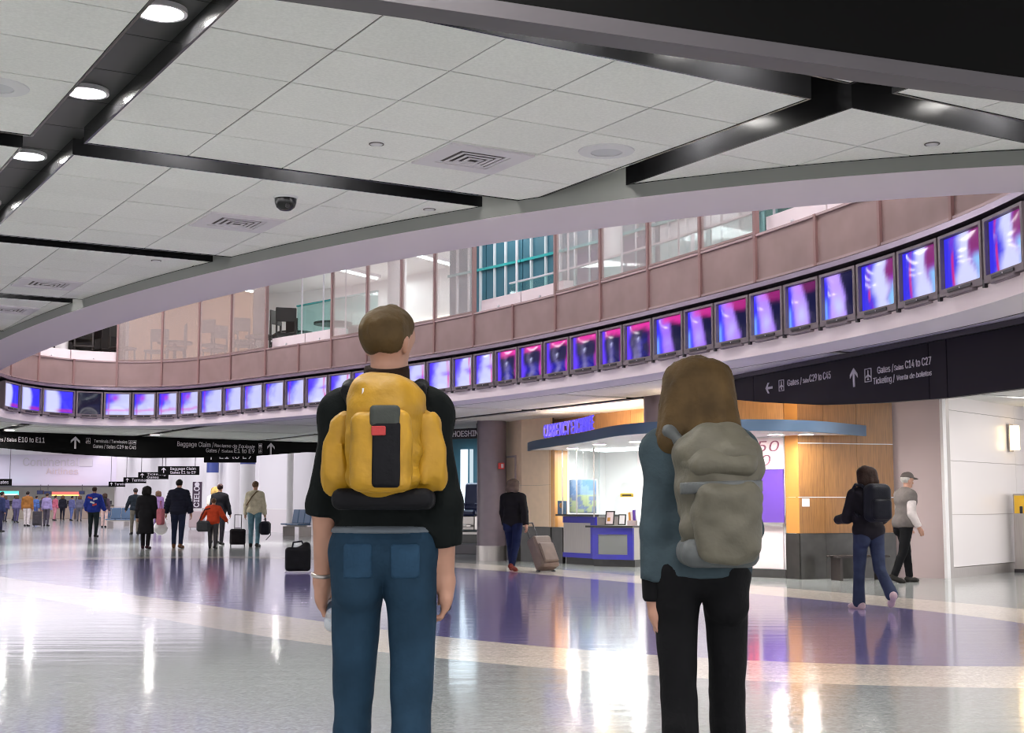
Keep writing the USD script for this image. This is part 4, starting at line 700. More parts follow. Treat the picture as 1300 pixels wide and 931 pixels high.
# white columns with blue capitals
for i, (u, d, lab) in enumerate(((315.5, 52, 'nearest white hall column, behind the man in the beige jacket'), (297, 58, 'white hall column with blue capital, second from the right'), (271, 66, 'white hall column with blue capital, third from the right'), (250, 75, 'white hall column above the purple vertical sign'), (216, 84, 'white hall column behind the padded black jacket'), (194.5, 90, 'farthest white hall column, above the long black coat'))):
    x = (u - 650) / 1719 * d; t = thing('hall_column', lab, 'column', (x, d, 0)); h = (2.66, 2.95, 2.66, 2.75, 2.8, 2.6)[i]
    put('shaft', MB().cyl((0, 0, 0), (0, 0, h), .29, 24), 'whitewall', t); put('capital', MB().cyl((0, 0, h), (0, 0, h + .48), .292, 24), mat(f'capital_blue_{i}', (.05, .08, .30), .3), t); put('upper_shaft', MB().cyl((0, 0, h + .48), (0, 0, 4.95), .29, 24), 'whitewall', t)
def flag(u0, u1, v0, v1, d, txt, lab, cap=None):
    x0, x1 = (u0 - 650) / 1719 * d, (u1 - 650) / 1719 * d; z1, z0 = HC + (640 - v0) * d / 1719, HC + (640 - v1) * d / 1719; h = z1 - z0
    t = thing('flag_sign', lab, 'sign', ((x0 + x1) / 2, d, 0)); w_ = x1 - x0; put('panel', MB().box((0, 0, (z0 + z1) / 2), (w_, .12, h), bev=.01), 'signb', t)
    put('hanger', MB().cyl((-w_ * .4, 0, z1), (-w_ * .4, 0, 4.95), .02, 8).cyl((w_ * .4, 0, z1), (w_ * .4, 0, 4.95), .02, 8), 'rail', t)
    for k, s in enumerate(txt): put('lettering', flat_to(text(s, h * (.5 if len(txt) == 1 else .3), min(w_ * .62, .6 * h * len(s) * .55), .01), (-w_ * .20, -.062), (w_, -.062), z0 + h * (.28 if len(txt) == 1 else .56 - .42 * k)), 'vent', t, smooth=False)
    m = arrow(h * .55); m.apply_translation((w_ * .14, 0, 0)); put('arrow', flat_to(m, (-w_ / 2, -.062), (w_, -.062), (z0 + z1) / 2), 'vent', t, smooth=False)
flag(260, 326, 571, 588, 50, ['E1 to E9'], 'black gate flag sign hanging just under the wide left sign')
flag(202, 254, 592.5, 603.5, 70, ['Baggage Claim', 'Gates E1 to E9'], 'black flag sign with arrow left of the purple vertical sign')
flag(177, 215, 600, 609, 80, ['Ticketing', 'Gates'], 'black flag sign above the padded black jacket, third in the row')
flag(158.5, 195, 606.5, 614, 90, ['Terminal B'], 'black flag sign above the long black coat, fourth in the row')
flag(140, 166, 612, 618.5, 100, ['Terminal'], 'farthest black flag sign in the row, beside the header wall')
flag(-8, 17, 608.5, 617, 80, ['Gates'], 'black flag sign at the left edge of the far hall')
# vertical totem
t = thing('totem_sign', 'upright purple black sign board with white vertical lettering', 'sign', (-14.35, 62.0, 0)); put('board', MB().box((0, 0, 1.55), (.42, .12, 1.2), bev=.02), mat('totem_plum', (.035, .012, .035), .35), t)
m = text('CIELO', .24, .95, .01, True); m.vertices = np.column_stack([-m.vertices[:, 1], m.vertices[:, 0], m.vertices[:, 2]]); m.apply_translation((.32, 0, 0)); put('lettering', flat_to(m, (-.21, -.062), (1, -.062), 1.0), 'white_letter', t, smooth=False, label='vertical white lettering')
put('emblem', MB().cyl((0, -.06, 2.03), (0, -.075, 2.03), .11, 20), 'white_letter', t); put('cart', MB().box((0, .05, .45), (.66, .4, .75), bev=.03), 'lilac', t)
for sx in (-.28, .28): put('post', MB().cyl((sx, 0, .0), (sx, 0, .97), .025, 8), 'steel', t)
# ticket counters, screens, lit signs in the distance
for i, (u0, u1, v0, v1, d, m, lab) in enumerate(((3, 26, 624, 629, 104, 'teal', 'glowing teal counter sign at the far left of the hall'), (69, 103, 625, 630, 104, 'red', 'glowing red and yellow counter sign in the far hall'))):
    x0, x1 = (u0 - 650) / 1719 * d, (u1 - 650) / 1719 * d; z1, z0 = HC + (640 - v0) * d / 1719, HC + (640 - v1) * d / 1719; t = thing('counter_sign', lab, 'sign', ((x0 + x1) / 2, d, 0))
    put('light_box', MB().box((0, 0, (z0 + z1) / 2), (x1 - x0, .2, z1 - z0)), emit(f'sign_glow_{i}', ((.1, .8, .65), (1, .12, .10))[i], 1.4), t); put('stripe', MB().box((0, -.11, z0 + .05), (x1 - x0, .02, .08)), emit(f'sign_stripe_{i}', ((.8, 1, .95), (1, .75, .2))[i], 1.3), t); put('support', MB().cyl((-(x1 - x0) * .4, 0, 0), (-(x1 - x0) * .4, 0, z0), .06, 8).cyl(((x1 - x0) * .4, 0, 0), ((x1 - x0) * .4, 0, z0), .06, 8), 'rail', t)
for i, (u0, u1, v0, v1) in enumerate(((50, 58, 623, 628), (59, 68, 624, 628), (103, 110, 623.5, 628))):
    d = 103; x0, x1 = (u0 - 650) / 1719 * d, (u1 - 650) / 1719 * d; z1, z0 = HC + (640 - v0) * d / 1719, HC + (640 - v1) * d / 1719
    t = thing('flight_screen', 'dark hanging flight screen ' + ('left of the red counter sign, outer one', 'left of the red counter sign, inner one', 'right of the red counter sign')[i], 'screen', ((x0 + x1) / 2, d, 0)); put('casing', MB().box((0, 0, (z0 + z1) / 2), (x1 - x0, .25, z1 - z0), bev=.02), 'casingd', t); put('display', MB().box((0, -.13, (z0 + z1) / 2), ((x1 - x0) * .9, .01, (z1 - z0) * .8)), 'navy', t); put('hanger', MB().cyl((0, 0, z1), (0, 0, 2.6), .03, 8), 'rail', t)
for i in range(7):
    x = -39.5 + 1.55 * i; t = thing('ticket_counter', f'sand coloured far ticket counter, {ORD[i] if i else "leftmost"} from the left of the row' if i else 'sand coloured far ticket counter, leftmost of the row', 'counter', (x, 106.5, 0)); put('desk', MB().box((0, 0, .5), (1.4, .7, 1.0), bev=.02), mat(f'sand_{i}', (.5, .42, .33), .5), t); put('worktop', MB().box((0, -.02, 1.03), (1.46, .8, .06)), 'stone', t); put('screen', MB().box((.2, .1, 1.25), (.4, .05, .3)).box((.2, .1, 1.1), (.06, .05, .1)), 'casingd', t)
# bench seats
for i, (u, d, lab) in enumerate(((160, 64, 'grey blue row of hall seats left of the long black coat'), (147, 72, 'farther grey blue row of hall seats by the blue jacket'), (377, 49, 'pale row of seats along the far white wall'))):
    t = thing('seat_row', lab, 'seats', ((u - 650) / 1719 * d, d, 0), (-20, -20, -60)[i])
    for k in range(3): put('seat', MB().box((-.6 + .6 * k, 0, .42), (.54, .5, .06), bev=.02), 'canopy', t); put('backrest', MB().box((-.6 + .6 * k, .25, .7), (.54, .06, .5), rx=-.15, bev=.02), 'canopy', t)
    put('beam', MB().box((0, .05, .36), (1.9, .06, .06)), 'steel', t)
    for sx in (-.8, .8): put('leg', MB().box((sx, .05, .17), (.05, .45, .34)), 'steel', t)
# ------------------------------------------------------------------ figures: distance fields turned into one continuous skin
def cap(P, a, b, ra, rb=None, sc=None):
    rb = ra if rb is None else rb; a = np.asarray(a, float); b = np.asarray(b, float); q = P - a; ba = b - a
    if sc is not None: sc = np.asarray(sc, float); q = q * sc; ba = ba * sc
    L = max(ba @ ba, 1e-9); t = np.clip(q @ ba / L, 0, 1); q = q - t[:, None] * ba
    return np.sqrt(np.einsum('ij,ij->i', q, q)) - (ra + (rb - ra) * t)
def smin(a, b, k):
    h = np.clip(.5 + .5 * (b - a) / k, 0, 1); return b + (a - b) * h - k * h * (1 - h)
def blend(P, prims, k=.03, grow=0.0):
    d = None
    for p in prims:
        x = cap(P, *p) - grow; d = x if d is None else smin(d, x, k)
    return d
def surface(fn, lo, hi, h):
    """naive surface nets on a sparsely evaluated grid"""
    lo = np.array(lo, float) - 2 * h; n = np.ceil((np.array(hi) + 2 * h - lo) / h).astype(int); m = 4; n = (n // m + 1) * m
    ax = [lo[k] + h * (np.arange(n[k]) + .5) for k in range(3)]
    cx = [a.reshape(-1, m).mean(1) for a in ax]; C = np.stack(np.meshgrid(*cx, indexing='ij'), -1); dc = fn(C.reshape(-1, 3)).reshape(C.shape[:3])
    D = np.repeat(np.repeat(np.repeat(dc, m, 0), m, 1), m, 2); act = np.repeat(np.repeat(np.repeat(np.abs(dc) < h * m * 1.7, m, 0), m, 1), m, 2)
    I = np.argwhere(act); D[act] = fn(np.column_stack([ax[k][I[:, k]] for k in range(3)]))
    D[[0, -1]] = h; D[:, [0, -1]] = h; D[:, :, [0, -1]] = h
    ins = D < 0; co = [(i, j, k) for i in (0, 1) for j in (0, 1) for k in (0, 1)]; sh = tuple(x - 1 for x in D.shape)
    cnt = sum(ins[i:i + sh[0], j:j + sh[1], k:k + sh[2]].astype(np.int8) for i, j, k in co); cells = np.argwhere((cnt > 0) & (cnt < 8)); idx = np.full(sh, -1); idx[tuple(cells.T)] = np.arange(len(cells))
    acc = np.zeros((len(cells), 3)); w = np.zeros(len(cells))
    val = {c: D[tuple((cells + c).T)] for c in co}
    for c in co:
        for axs in range(3):
            if c[axs] == 0:
                e = list(c); e[axs] = 1; e = tuple(e); a, b = val[c], val[e]; x = (a < 0) != (b < 0); t = np.where(x, a / np.where(x, a - b, 1), 0); p = np.tile(np.array(c, float), (len(cells), 1)); p[:, axs] = t; acc[x] += p[x]; w[x] += 1
    V = lo + h * (cells + acc / np.maximum(w, 1)[:, None] + .5); Fq = []
    for axs in range(3):
        o1, o2 = [(1, 2), (2, 0), (0, 1)][axs]; s0 = [slice(None)] * 3; s1 = [slice(None)] * 3; s0[axs] = slice(0, -1); s1[axs] = slice(1, None); A, B = ins[tuple(s0)], ins[tuple(s1)]; E = np.argwhere(A != B)
        E = E[(E[:, o1] > 0) & (E[:, o2] > 0) & (E[:, o1] < sh[o1]) & (E[:, o2] < sh[o2])]
        q = []
        for d1, d2 in ((1, 1), (0, 1), (0, 0), (1, 0)):
            c = E.copy(); c[:, o1] -= d1; c[:, o2] -= d2; q.append(idx[tuple(c.T)])
        q = np.column_stack(q); fl = A[tuple(E.T)]; q = np.where(fl[:, None], q, q[:, ::-1]); Fq.append(q[(q >= 0).all(1)])
    Fq = np.vstack(Fq)
    return V, np.vstack([Fq[:, [0, 1, 2]], Fq[:, [0, 2, 3]]])
def rotx(a): c, s = math.cos(a), math.sin(a); return np.array([[1, 0, 0], [0, c, -s], [0, s, c]])
def rotz(a): c, s = math.cos(a), math.sin(a); return np.array([[c, -s, 0], [s, c, 0], [0, 0, 1]])
CM = {}
def cloth(col, rough=.8, var=.18, bump=.25):
    if col not in CM: CM[col] = mat(f'cloth_{len(CM)}', col, rough, var=var, scale=9, bump=bump, bscale=60, spec=.12)
    return CM[col]
class Figure:
    """all lengths for a 1.75 m person facing +y; x is to the person's right"""
    def __init__(s, H=1.75, ll=(5, 5, 2), rl=(-5, 5, 2), la=(0, 8, 12, 0), ra=(0, 8, 12, 0), lean=2, turn=0, nod=0, fat=1.0, h=.02, curl=35, shw=.178, hipw=.092):
        s.k = H / 1.75; s.h = h; s.fat = fat; R = rotx(math.radians(-lean)); piv = np.array([0, 0, .95])
        up = lambda p: R @ (np.array(p, float) - piv) + piv
        s.legs = []; low = 1e9; D = math.radians
        for sx, (a, b, spl) in ((-1, ll), (1, rl)):
            hip = np.array([sx * hipw, 0, .93]); d = np.array([sx * math.sin(D(spl)), math.sin(D(a)), -math.cos(D(a))]); knee = hip + .43 * d / np.linalg.norm(d)
            g = a - b; d = np.array([sx * math.sin(D(spl * .3)), math.sin(D(g)), -math.cos(D(g))]); ank = knee + .41 * d / np.linalg.norm(d); pit = min(0, (g + 8) * .9) if g < -8 else 0
            f = rotx(D(pit)) @ np.array([sx * .22, 1, 0]); f /= np.linalg.norm(f); dn = rotx(D(pit)) @ np.array([0, 0, -1.]); heel = ank - .05 * f + .045 * dn; ball = ank + .115 * f + .058 * dn; toe = ank + .165 * f + .06 * dn
            s.legs.append([hip, knee, ank, heel, ball, toe]); low = min(low, heel[2] - .034, toe[2] - .022)
        s.dz = -low; dzv = np.array([0, 0, s.dz]); s.legs = [[q + dzv for q in l] for l in s.legs]
        up2 = lambda p: up(p) + dzv; s.up = up2
        f = fat; s.torso = [(up2((-.082, 0, 1.31)), up2((.082, 0, 1.31)), .112 * f, None, (1, 1.08, 1)), (up2((-.125, -.012, 1.392)), up2((.125, -.012, 1.392)), .062), (up2((.03, -.012, 1.452)), up2((.15, -.012, 1.40)), .046, .048), (up2((-.03, -.012, 1.452)), up2((-.15, -.012, 1.40)), .046, .048), (up2((-.055, .005, 1.13)), up2((.055, .005, 1.13)), .106 * f, None, (1, 1.08, 1))]
        s.pelvis = [(up2((-.07, -.012, .965)), up2((.07, -.012, .965)), (.02 + .092 * f) * hipw / .092)]
        s.neck = [(up2((0, -.012, 1.42)), up2((0, .012, 1.56)), .062, .054)]
        T = rotz(D(-turn)) @ rotx(D(nod)); hp = np.array([0, .0, 1.56]); s.head = lambda p: up2(T @ (np.array(p, float) - hp) + hp); hd = s.head; s.HR = R @ T
        s.skull = [(hd((0, -.012, 1.655)), hd((0, .02, 1.665)), .078), (hd((0, .03, 1.61)), hd((0, .045, 1.565)), .060, .044), (hd((-.03, .072, 1.655)), hd((.03, .072, 1.655)), .024), (hd((0, .075, 1.548)), hd((0, .082, 1.548)), .02)]
        s.feat = [(hd((0, .098, 1.63)), hd((0, .116, 1.600)), .010, .014), (hd((-.017, .088, 1.572)), hd((.017, .088, 1.572)), .009)]
        s.ears = [(hd((sx * .077, -.006, 1.632)), hd((sx * .073, -.0, 1.600)), .018, .012, (1.6, 1, 1)) for sx in (-1, 1)]
        s.arms = []; s.hands = []
        for sx, (a, ab, e, tw) in ((-1, la), (1, ra)):
            sh = up2((sx * shw * (.5 + .5 * f), -.012, 1.395)); d = np.array([sx * math.sin(D(ab)), math.sin(D(a)) * math.cos(D(ab)), -math.cos(D(a)) * math.cos(D(ab))]); el = sh + .295 * d
            g = a + e; ab2 = ab * .45 + tw; d2 = np.array([sx * math.sin(D(ab2)), math.sin(D(g)) * math.cos(D(ab2)), -math.cos(D(g)) * math.cos(D(ab2))]); wr = el + .255 * d2; s.arms.append([sh, el, wr])
            z = d2; x = np.array([1., 0, 0]); x = x - (x @ z) * z; x /= np.linalg.norm(x); y = np.cross(z, x) * 1.0; fw = np.array([0, 1., 0]); fw = fw - (fw @ z) * z; fw /= np.linalg.norm(fw); inn = -sx * x       # z along forearm, fw forwards, inn palm side (towards the body)
            hand = [(wr, wr + .055 * z + .018 * fw, .027, .024, None), (wr, wr + .055 * z - .018 * fw, .027, .022, None), (wr + .05 * z + .026 * fw, wr + .085 * z + .028 * fw, .014, .012), (wr + .05 * z - .022 * fw, wr + .085 * z - .024 * fw, .014, .011)]
            fing = []
            for j, (o, L) in enumerate(((.030, .072), (.010, .080), (-.010, .074), (-.029, .058))):
                base = wr + .085 * z + o * fw; c = D(curl + 6 * j); p1 = base + L * .5 * (math.cos(c * .5) * z + math.sin(c * .5) * inn); p2 = p1 + L * .32 * (math.cos(c * 1.4) * z + math.sin(c * 1.4) * inn); p3 = p2 + L * .26 * (math.cos(c * 2.1) * z + math.sin(c * 2.1) * inn); fing += [(base - .01 * z, p1, .0098, .0088), (p1, p2, .0088, .008), (p2, p3, .008, .0068)]
            t0 = wr + .02 * z + .026 * fw; t1 = t0 + .035 * z + .022 * fw + .014 * inn; t2 = t1 + .034 * z + .008 * fw + .014 * inn; fing += [(t0, t1, .014, .011), (t1, t2, .011, .008)]
            s.hands.append((hand, fing, wr, z, fw, inn))
    def leg_prims(s, g=0, shank=1.0):
        f = s.fat; out = []
        for l in s.legs: out += [(l[0] + np.array([0, 0, .0]), l[1], .088 * f + g, .058 * f + g), (l[0] + np.array([0, -.035, .02]), l[0] + np.array([0, -.03, -.10]), .078 * f + g), (l[1], l[2], .054 * f + g, .037 + g * 1.6), (l[1] + (l[2] - l[1]) * .28 + np.array([0, -.018, 0]), l[1] + (l[2] - l[1]) * .5 + np.array([0, -.012, 0]), .046 + g, .04 + g)]
        return out
    def arm_prims(s, g=0):
        out = []
        for a in s.arms: out += [(a[0], a[1], .054 + g, .042 + g), (a[1], a[2], .042 + g, .028 + g)]
        return out
    def build(s, t, name, fn, lo, hi, m, h=None, label=None):
        v, f = surface(fn, lo, hi, h or s.h); return put(name, (v * s.k, f), m, t, smooth=True, label=label)
    def body(s, t, m='skin', face=True):
        near = s.h < .011
        def fn(P):
            d = blend(P, s.torso + s.pelvis + s.leg_prims(-.004) + s.arm_prims(), .035); d = smin(d, blend(P, s.neck + s.skull, .03), .025); d = smin(d, blend(P, s.feat + s.ears, .008), .012)
            for l in s.legs: d = smin(d, blend(P, [(l[2], l[3], .036, .034), (l[3], l[4], .034, .03), (l[4], l[5], .030, .022)], .02), .02)
            for hd in s.hands:
                d = smin(d, blend(P, hd[0], .02), .015); d = smin(d, blend(P, hd[1], .004), .006)
            return d
        pts = np.array([q for l in s.legs for q in l] + [q for a in s.arms for q in a] + [h[2] + .2 * h[3] for h in s.hands] + [s.head((0, .1, 1.76)), s.head((0, -.1, 1.76))])
        s.lo, s.hi = pts.min(0) - .13, pts.max(0) + .13; s.build(t, 'body', fn, s.lo, s.hi, m)
        if face:
            e = MB()
            for sx in (-1, 1): e.ball(s.head((sx * .03, .088, 1.632)) * s.k, .012 * s.k, sub=1)
            put('eyes', e, 'eyes', t, smooth=True); put('mouth', MB().ball(s.head((0, .093, 1.570)) * s.k, .018 * s.k, (1, .35, .3), 1).get(), 'wine', t, smooth=True) if False else None
    def wob(s, P, amp, sc=9.0): return (meshkit.noise(P * np.array([sc, sc, sc * .55]) + 31.7) - .5) * 2 * amp + (meshkit.noise(P * np.array([sc * 2.3, sc * 2.3, sc * 1.6]) + 11.3) - .5) * amp
    def top(s, t, col, name='jacket', g=.02, hem=.90, sleeve=1.0, coat=None, collar=1.465, fold=.005, puff=0, label=None, m=None):
        sl = [sleeve, sleeve] if np.isscalar(sleeve) else sleeve; coatp = []
        if coat is not None: coatp = [(s.up((-.05, 0, .98)), np.array([-.07, -.03, coat + s.dz]), .13, .16), (s.up((.05, 0, .98)), np.array([.07, -.03, coat + s.dz]), .13, .16)]; hem = coat
        arms = []
        for a, q in zip(s.arms, sl):
            L = q * .55; e = a[1] + (a[2] - a[1]) * max(0, (L - .295) / .255) if L > .295 else a[0] + (a[1] - a[0]) * L / .295
            arms.append((a, e, (a[2] - a[1]) if L > .295 else (a[1] - a[0])))
        def fn(P):
            d = blend(P, s.torso + s.pelvis, .05, g); 
            if coatp: d = smin(d, blend(P, coatp, .08), .05)
            d = np.maximum(d, (hem + s.dz) - P[:, 2])
            for a, e, dr in arms:
                x = blend(P, [(a[0], a[1], .056 * s.fat, .046 * s.fat), (a[1], a[2], .046 * s.fat, .036)], .02, g * .95); dr = dr / np.linalg.norm(dr); x = np.maximum(x, (P - e) @ dr); d = smin(d, x, .03)
            n = blend(P, s.neck, .02, g * .55); n = np.maximum(n, (P - s.up((0, 0, collar))) @ (s.up((0, 0, 1.0)) - s.up((0, 0, 0)))); d = smin(d, n, .02)
            if puff: d = d - puff * np.abs(np.sin(P[:, 2] * 42)) + puff * .5
            return d - s.wob(P, fold)
        s.build(t, name, fn, s.lo - .05, s.hi + .05, m or cloth(col), label=label)
    def trousers(s, t, col, name='trousers', g=.012, waist=1.0, cuff=.05, fold=.004, flare=0.0, label=None, m=None):
        ps = s.leg_prims(g); 
        if flare:
            for l in s.legs: ps.append((l[1], l[2], .05 + g, .045 + g + flare))
        def fn(P):
            d = blend(P, s.pelvis, .04, g); d = smin(d, blend(P, ps[:len(ps)], .012), .03); d = np.maximum(d, P[:, 2] - (waist + s.dz))
            for l in s.legs:
                ax = (l[2] - l[1]) / np.linalg.norm(l[2] - l[1]); near = np.linalg.norm(P - l[2], axis=1) < .2; d = np.where(near, np.maximum(d, (P - l[2]) @ ax - (.06 - cuff)), d)
            return d - s.wob(P, fold)
        s.build(t, name, fn, s.lo - .03, np.array([s.hi[0], s.hi[1], waist + s.dz]) + .03, m or cloth(col), label=label)
    def shoes(s, t, col, boot=0.0, name='shoe'):
        for l in s.legs:
            def fn(P):
                d = blend(P, [(l[3] + (0, 0, .004), l[4], .042, .042), (l[4], l[5], .042, .032), (l[2], l[3], .046, .044)] + ([(l[2], l[2] + (l[1] - l[2]) * boot, .05, .058)] if boot else []), .02); return d
            q = np.array(l[2:] + ([l[1]] if boot else [])); s.build(t, name, fn, q.min(0) - .07, q.max(0) + .07, cloth(col, .4, .1, 0), h=min(s.h, .016))
    def hair(s, t, col, style='short', name='hair'):
        hd = s.head; Ri = s.HR.T; c0 = hd((0, 0, 1.56))
        def fn(P):
            q = (P - c0) @ Ri.T + np.array([0, 0, 1.56]); x, y, z = q.T; d = cap(q, (0, -.014, 1.662), (0, .016, 1.675), .087, .084)
            if style == 'short': d = np.maximum(d, np.maximum(.0 + (y - .005) * .75 - (z - 1.625) * .6, 1.578 - z)); d = np.maximum(d, -(np.hypot(y - .0, z - 1.615) - .030) * 1.0) if False else d
            elif style == 'bald': d = np.maximum(d, np.maximum(y - .01, np.maximum(1.58 - z, z - 1.685)))
            else:
                d = np.maximum(d, (y - .02) * .75 - (z - 1.65) * .6); low = {'bob': 1.52, 'long': 1.40, 'bun': 1.57}[style]
                if style == 'bun': d = smin(d, cap(q, (0, -.13, 1.66), (0, -.12, 1.68), .04), .02); d = np.maximum(d, low - z)
                else:
                    wd = 1.0 if style == 'bob' else 1.35; e = smin(cap(q, (-.055, -.03, 1.66), (-.072 * wd, -.06 * wd, low + .03), .074, .066), cap(q, (.055, -.03, 1.66), (.072 * wd, -.06 * wd, low + .03), .074, .066), .04); e = smin(e, cap(q, (0, -.04, 1.66), (0, -.075, low + .04), .07, .06), .04); e = np.maximum(e, y - .045); d = smin(d, e, .03)
            return d - (meshkit.noise(q * np.array([70, 70, 9.])) - .5) * .010 - (meshkit.noise(q * np.array([22, 22, 6.]) + 5) - .5) * .012
        s.build(t, name, fn, c0 + np.array([-.2, -.24, -.22]), c0 + np.array([.2, .2, .28]), cloth(col, .6, .35, .3), h=min(s.h, .012))
    def belt(s, t, col, z=1.022):
        def fn(P): return np.maximum(blend(P, s.pelvis + s.torso[-1:], .05, .024), np.abs(P[:, 2] - z - s.dz) - .012)
        s.build(t, 'belt', fn, s.lo, s.hi, cloth(col, .4, .1, 0))
    def cap_hat(s, t, col):
        hd = s.head; Ri = s.HR.T; c0 = hd((0, 0, 1.56))
        def fn(P):
            q = (P - c0) @ Ri.T + np.array([0, 0, 1.56]); d = np.maximum(cap(q, (0, -.012, 1.672), (0, .02, 1.68), .094), 1.675 - q[:, 2]); b = np.maximum(cap(q, (0, .10, 1.682), (0, .135, 1.676), .07, .065, (1, 1, 5)), -(q[:, 1] - .04)); return smin(d, b, .012)
        s.build(t, 'flat_cap', fn, c0 + np.array([-.25, -.25, 0]), c0 + np.array([.25, .3, .3]), cloth(col), h=min(s.h, .012))
def person(label, x, y, rz, **kw): return thing('person', label, 'person', (x, y, 0), rz), Figure(**kw)
def blob(t, name, prims, k, m, h, box=None, fold=0.0, cut=None, label=None):
    q = np.array([p[0] for p in prims] + [p[1] for p in prims]); r = max(max(p[2], p[3] if len(p) > 3 and p[3] else 0) for p in prims)
    def fn(P):
        d = blend(P, prims, k)
        if cut: d = np.maximum(d, cut(P))
        if fold: d = d - (meshkit.noise(P * np.array([16, 16, 7.]) + 3.1) - .5) * 2 * fold
        return d
    v, f = surface(fn, q.min(0) - r, q.max(0) + r, h); return put(name, (v, f), m, t, smooth=True, label=label)
def rbox(P, c, hs, r):
    q = np.abs(P - np.array(c)) - (np.array(hs) - r); return np.linalg.norm(np.maximum(q, 0), axis=1) + np.minimum(q.max(1), 0) - r
def shape(t, name, fn, lo, hi, h, m, label=None):
    v, f = surface(fn, lo, hi, h); return put(name, (v, f), m, t, smooth=True, label=label)

# ------------------------------------------------------------------ 1 the man with the yellow backpack
JEAN, BLACKC, DARKC = (.014, .036, .064), (.005, .005, .006), (.005, .007, .007)
t, f = person('man walking away with a yellow backpack, black shirt and blue jeans', -.43, 4.62, 0, H=1.83, ll=(4, 6, 2), rl=(-4, 14, 1), la=(4, 10, 8, -2), ra=(-7, 9, 18, -3), lean=0, turn=28, h=.009, fat=.87, curl=42, shw=.156, hipw=.085)
f.body(t); f.trousers(t, JEAN, 'jeans', waist=1.05, cuff=.0, g=.014, fold=.005); f.top(t, DARKC, 'shirt', g=.018, hem=1.022, sleeve=(.60, .78), collar=1.535, fold=.007); f.hair(t, (.07, .045, .019), 'short'); f.shoes(t, (.03, .025, .02)); f.belt(t, (.12, .14, .16))
for sx in (-1, 1):
    put('back_pocket', (lambda v: (v[0] * f.k, v[1]))(surface(lambda P: np.maximum(smin(blend(P, f.pelvis, .04, .014), blend(P, f.leg_prims(.014), .012), .03) - .007, np.maximum(rbox(P, (sx * .075, -.15, .925 + f.dz), (.046, .12, .055), .008), P[:, 1] + .075)), (sx * .085 - .08, -.26, .85 + f.dz), (sx * .085 + .08, 0, 1.02 + f.dz), .007)), cloth((.020, .052, .095)), t, smooth=True)
W = f.arms[0][2] * f.k; Z = f.hands[0][3]; f.build(t, 'collar', lambda P: np.maximum(blend(P, f.neck, .02, .020), np.abs((P - f.up((0, 0, 1.515))) @ np.array([0, -.25, .97])) - .036), f.lo, f.hi, cloth((.025, .014, .010)), label='dark brown collar')
put('bracelet', (lambda m: (m.apply_transform(trimesh.geometry.align_vectors([0, 0, 1], Z)), m.apply_translation(W - .02 * Z), m)[-1])(trimesh.creation.torus(.034, .007, 24, 10)), 'steel', t, smooth=True, label='silver wristband')
hh = f.hands[0]; mid = (hh[2] + .10 * hh[3] + .045 * hh[5]) * f.k
b = thing('water_bottle', 'clear plastic bottle held in the left hand of the man with the yellow backpack', 'bottle', (-.43 + mid[0], 4.62 + mid[1], mid[2]))
put('bottle', MB().lathe([(0, -.09), (.028, -.09), (.031, -.07), (.031, .04), (.014, .085), (.013, .1), (0, .1)], n=20), mat('bottle_plastic', (.72, .78, .85), .12, alpha=.55), b, smooth=True); put('cap', MB().cyl((0, 0, .1), (0, 0, .118), .015, 14), 'blue', b); put('label_band', MB().lathe([(.0315, -.03), (.0315, .02), (.030, .02), (.030, -.03), (.0315, -.03)], n=20), 'canopy', b)
x, y, z = UsdGeom.Xformable(b).GetOrderedXformOps()[0].Get(); UsdGeom.Xformable(b).AddRotateXOp().Set(-62.0)
YEL = mat('pack_yellow', (.36, .19, .003), .6, var=.16, scale=10, bump=.5, bscale=22); PBK = cloth((.007, .007, .009), .6)
t = thing('backpack', 'bright yellow backpack with black panel and bulging side pockets', 'backpack', (-.43, 4.62, 0)); by = -.14; zz = 1.20
def main_bag(P):
    q = P.copy(); taper = 1 + .9 * np.clip(q[:, 2] - 1.40, 0, .3); q[:, 0] = q[:, 0] * taper; d = rbox(q, (0.015, by - .075, 1.365), (.122, .115, .20), .085); d = smin(d, cap(P, (-.025, by - .05, 1.47), (.055, by - .05, 1.47), .08), .06); return d - (meshkit.noise(P * np.array([14, 14, 22.])) - .5) * .022
shape(t, 'main_compartment', main_bag, (-.2, by - .24, 1.08), (.26, by + .08, 1.66), .009, YEL)
for sx, nm in ((-1, 'side_pocket'), (1, 'side_pocket')):
    def sp(P, sx=sx): return smin(cap(P, (.015 + sx * .140, by - .06, 1.26), (.015 + sx * .135, by - .06, 1.405), .058, .048), cap(P, (.015 + sx * .148, by - .055, 1.235), (.015 + sx * .148, by - .05, 1.32), .056, .052), .03) - (meshkit.noise(P * np.array([34, 34, 6.]) + 2) - .5) * .030
    shape(t, nm, sp, (.03 + sx * .16 - .1, by - .16, 1.1), (.03 + sx * .16 + .1, by + .06, 1.54), .009, YEL)
shape(t, 'front_pocket', lambda P: rbox(P, (.015, by - .185, 1.315), (.098, .045, .13), .035) - (meshkit.noise(P * 20) - .5) * .012, (-.1, by - .26, 1.12), (.16, by - .1, 1.46), .009, YEL)
shape(t, 'front_panel', lambda P: rbox(P, (.035, by - .226, 1.305), (.045, .014, .105), .012), (-.03, by - .26, 1.17), (.1, by - .19, 1.44), .007, PBK, label='black mesh panel')
shape(t, 'panel_head', lambda P: rbox(P, (.03, by - .222, 1.425), (.048, .018, .035), .014), (-.04, by - .26, 1.37), (.1, by - .18, 1.48), .007, cloth((.05, .055, .05)))
put('patch', MB().box((.012, by - .243, 1.378), (.045, .008, .03), bev=.003), cloth((.38, .05, .05)), t, label='red badge'); put('zip_pull', MB().box((-.045, by - .175, 1.49), (.006, .006, .055)), 'vent', t)
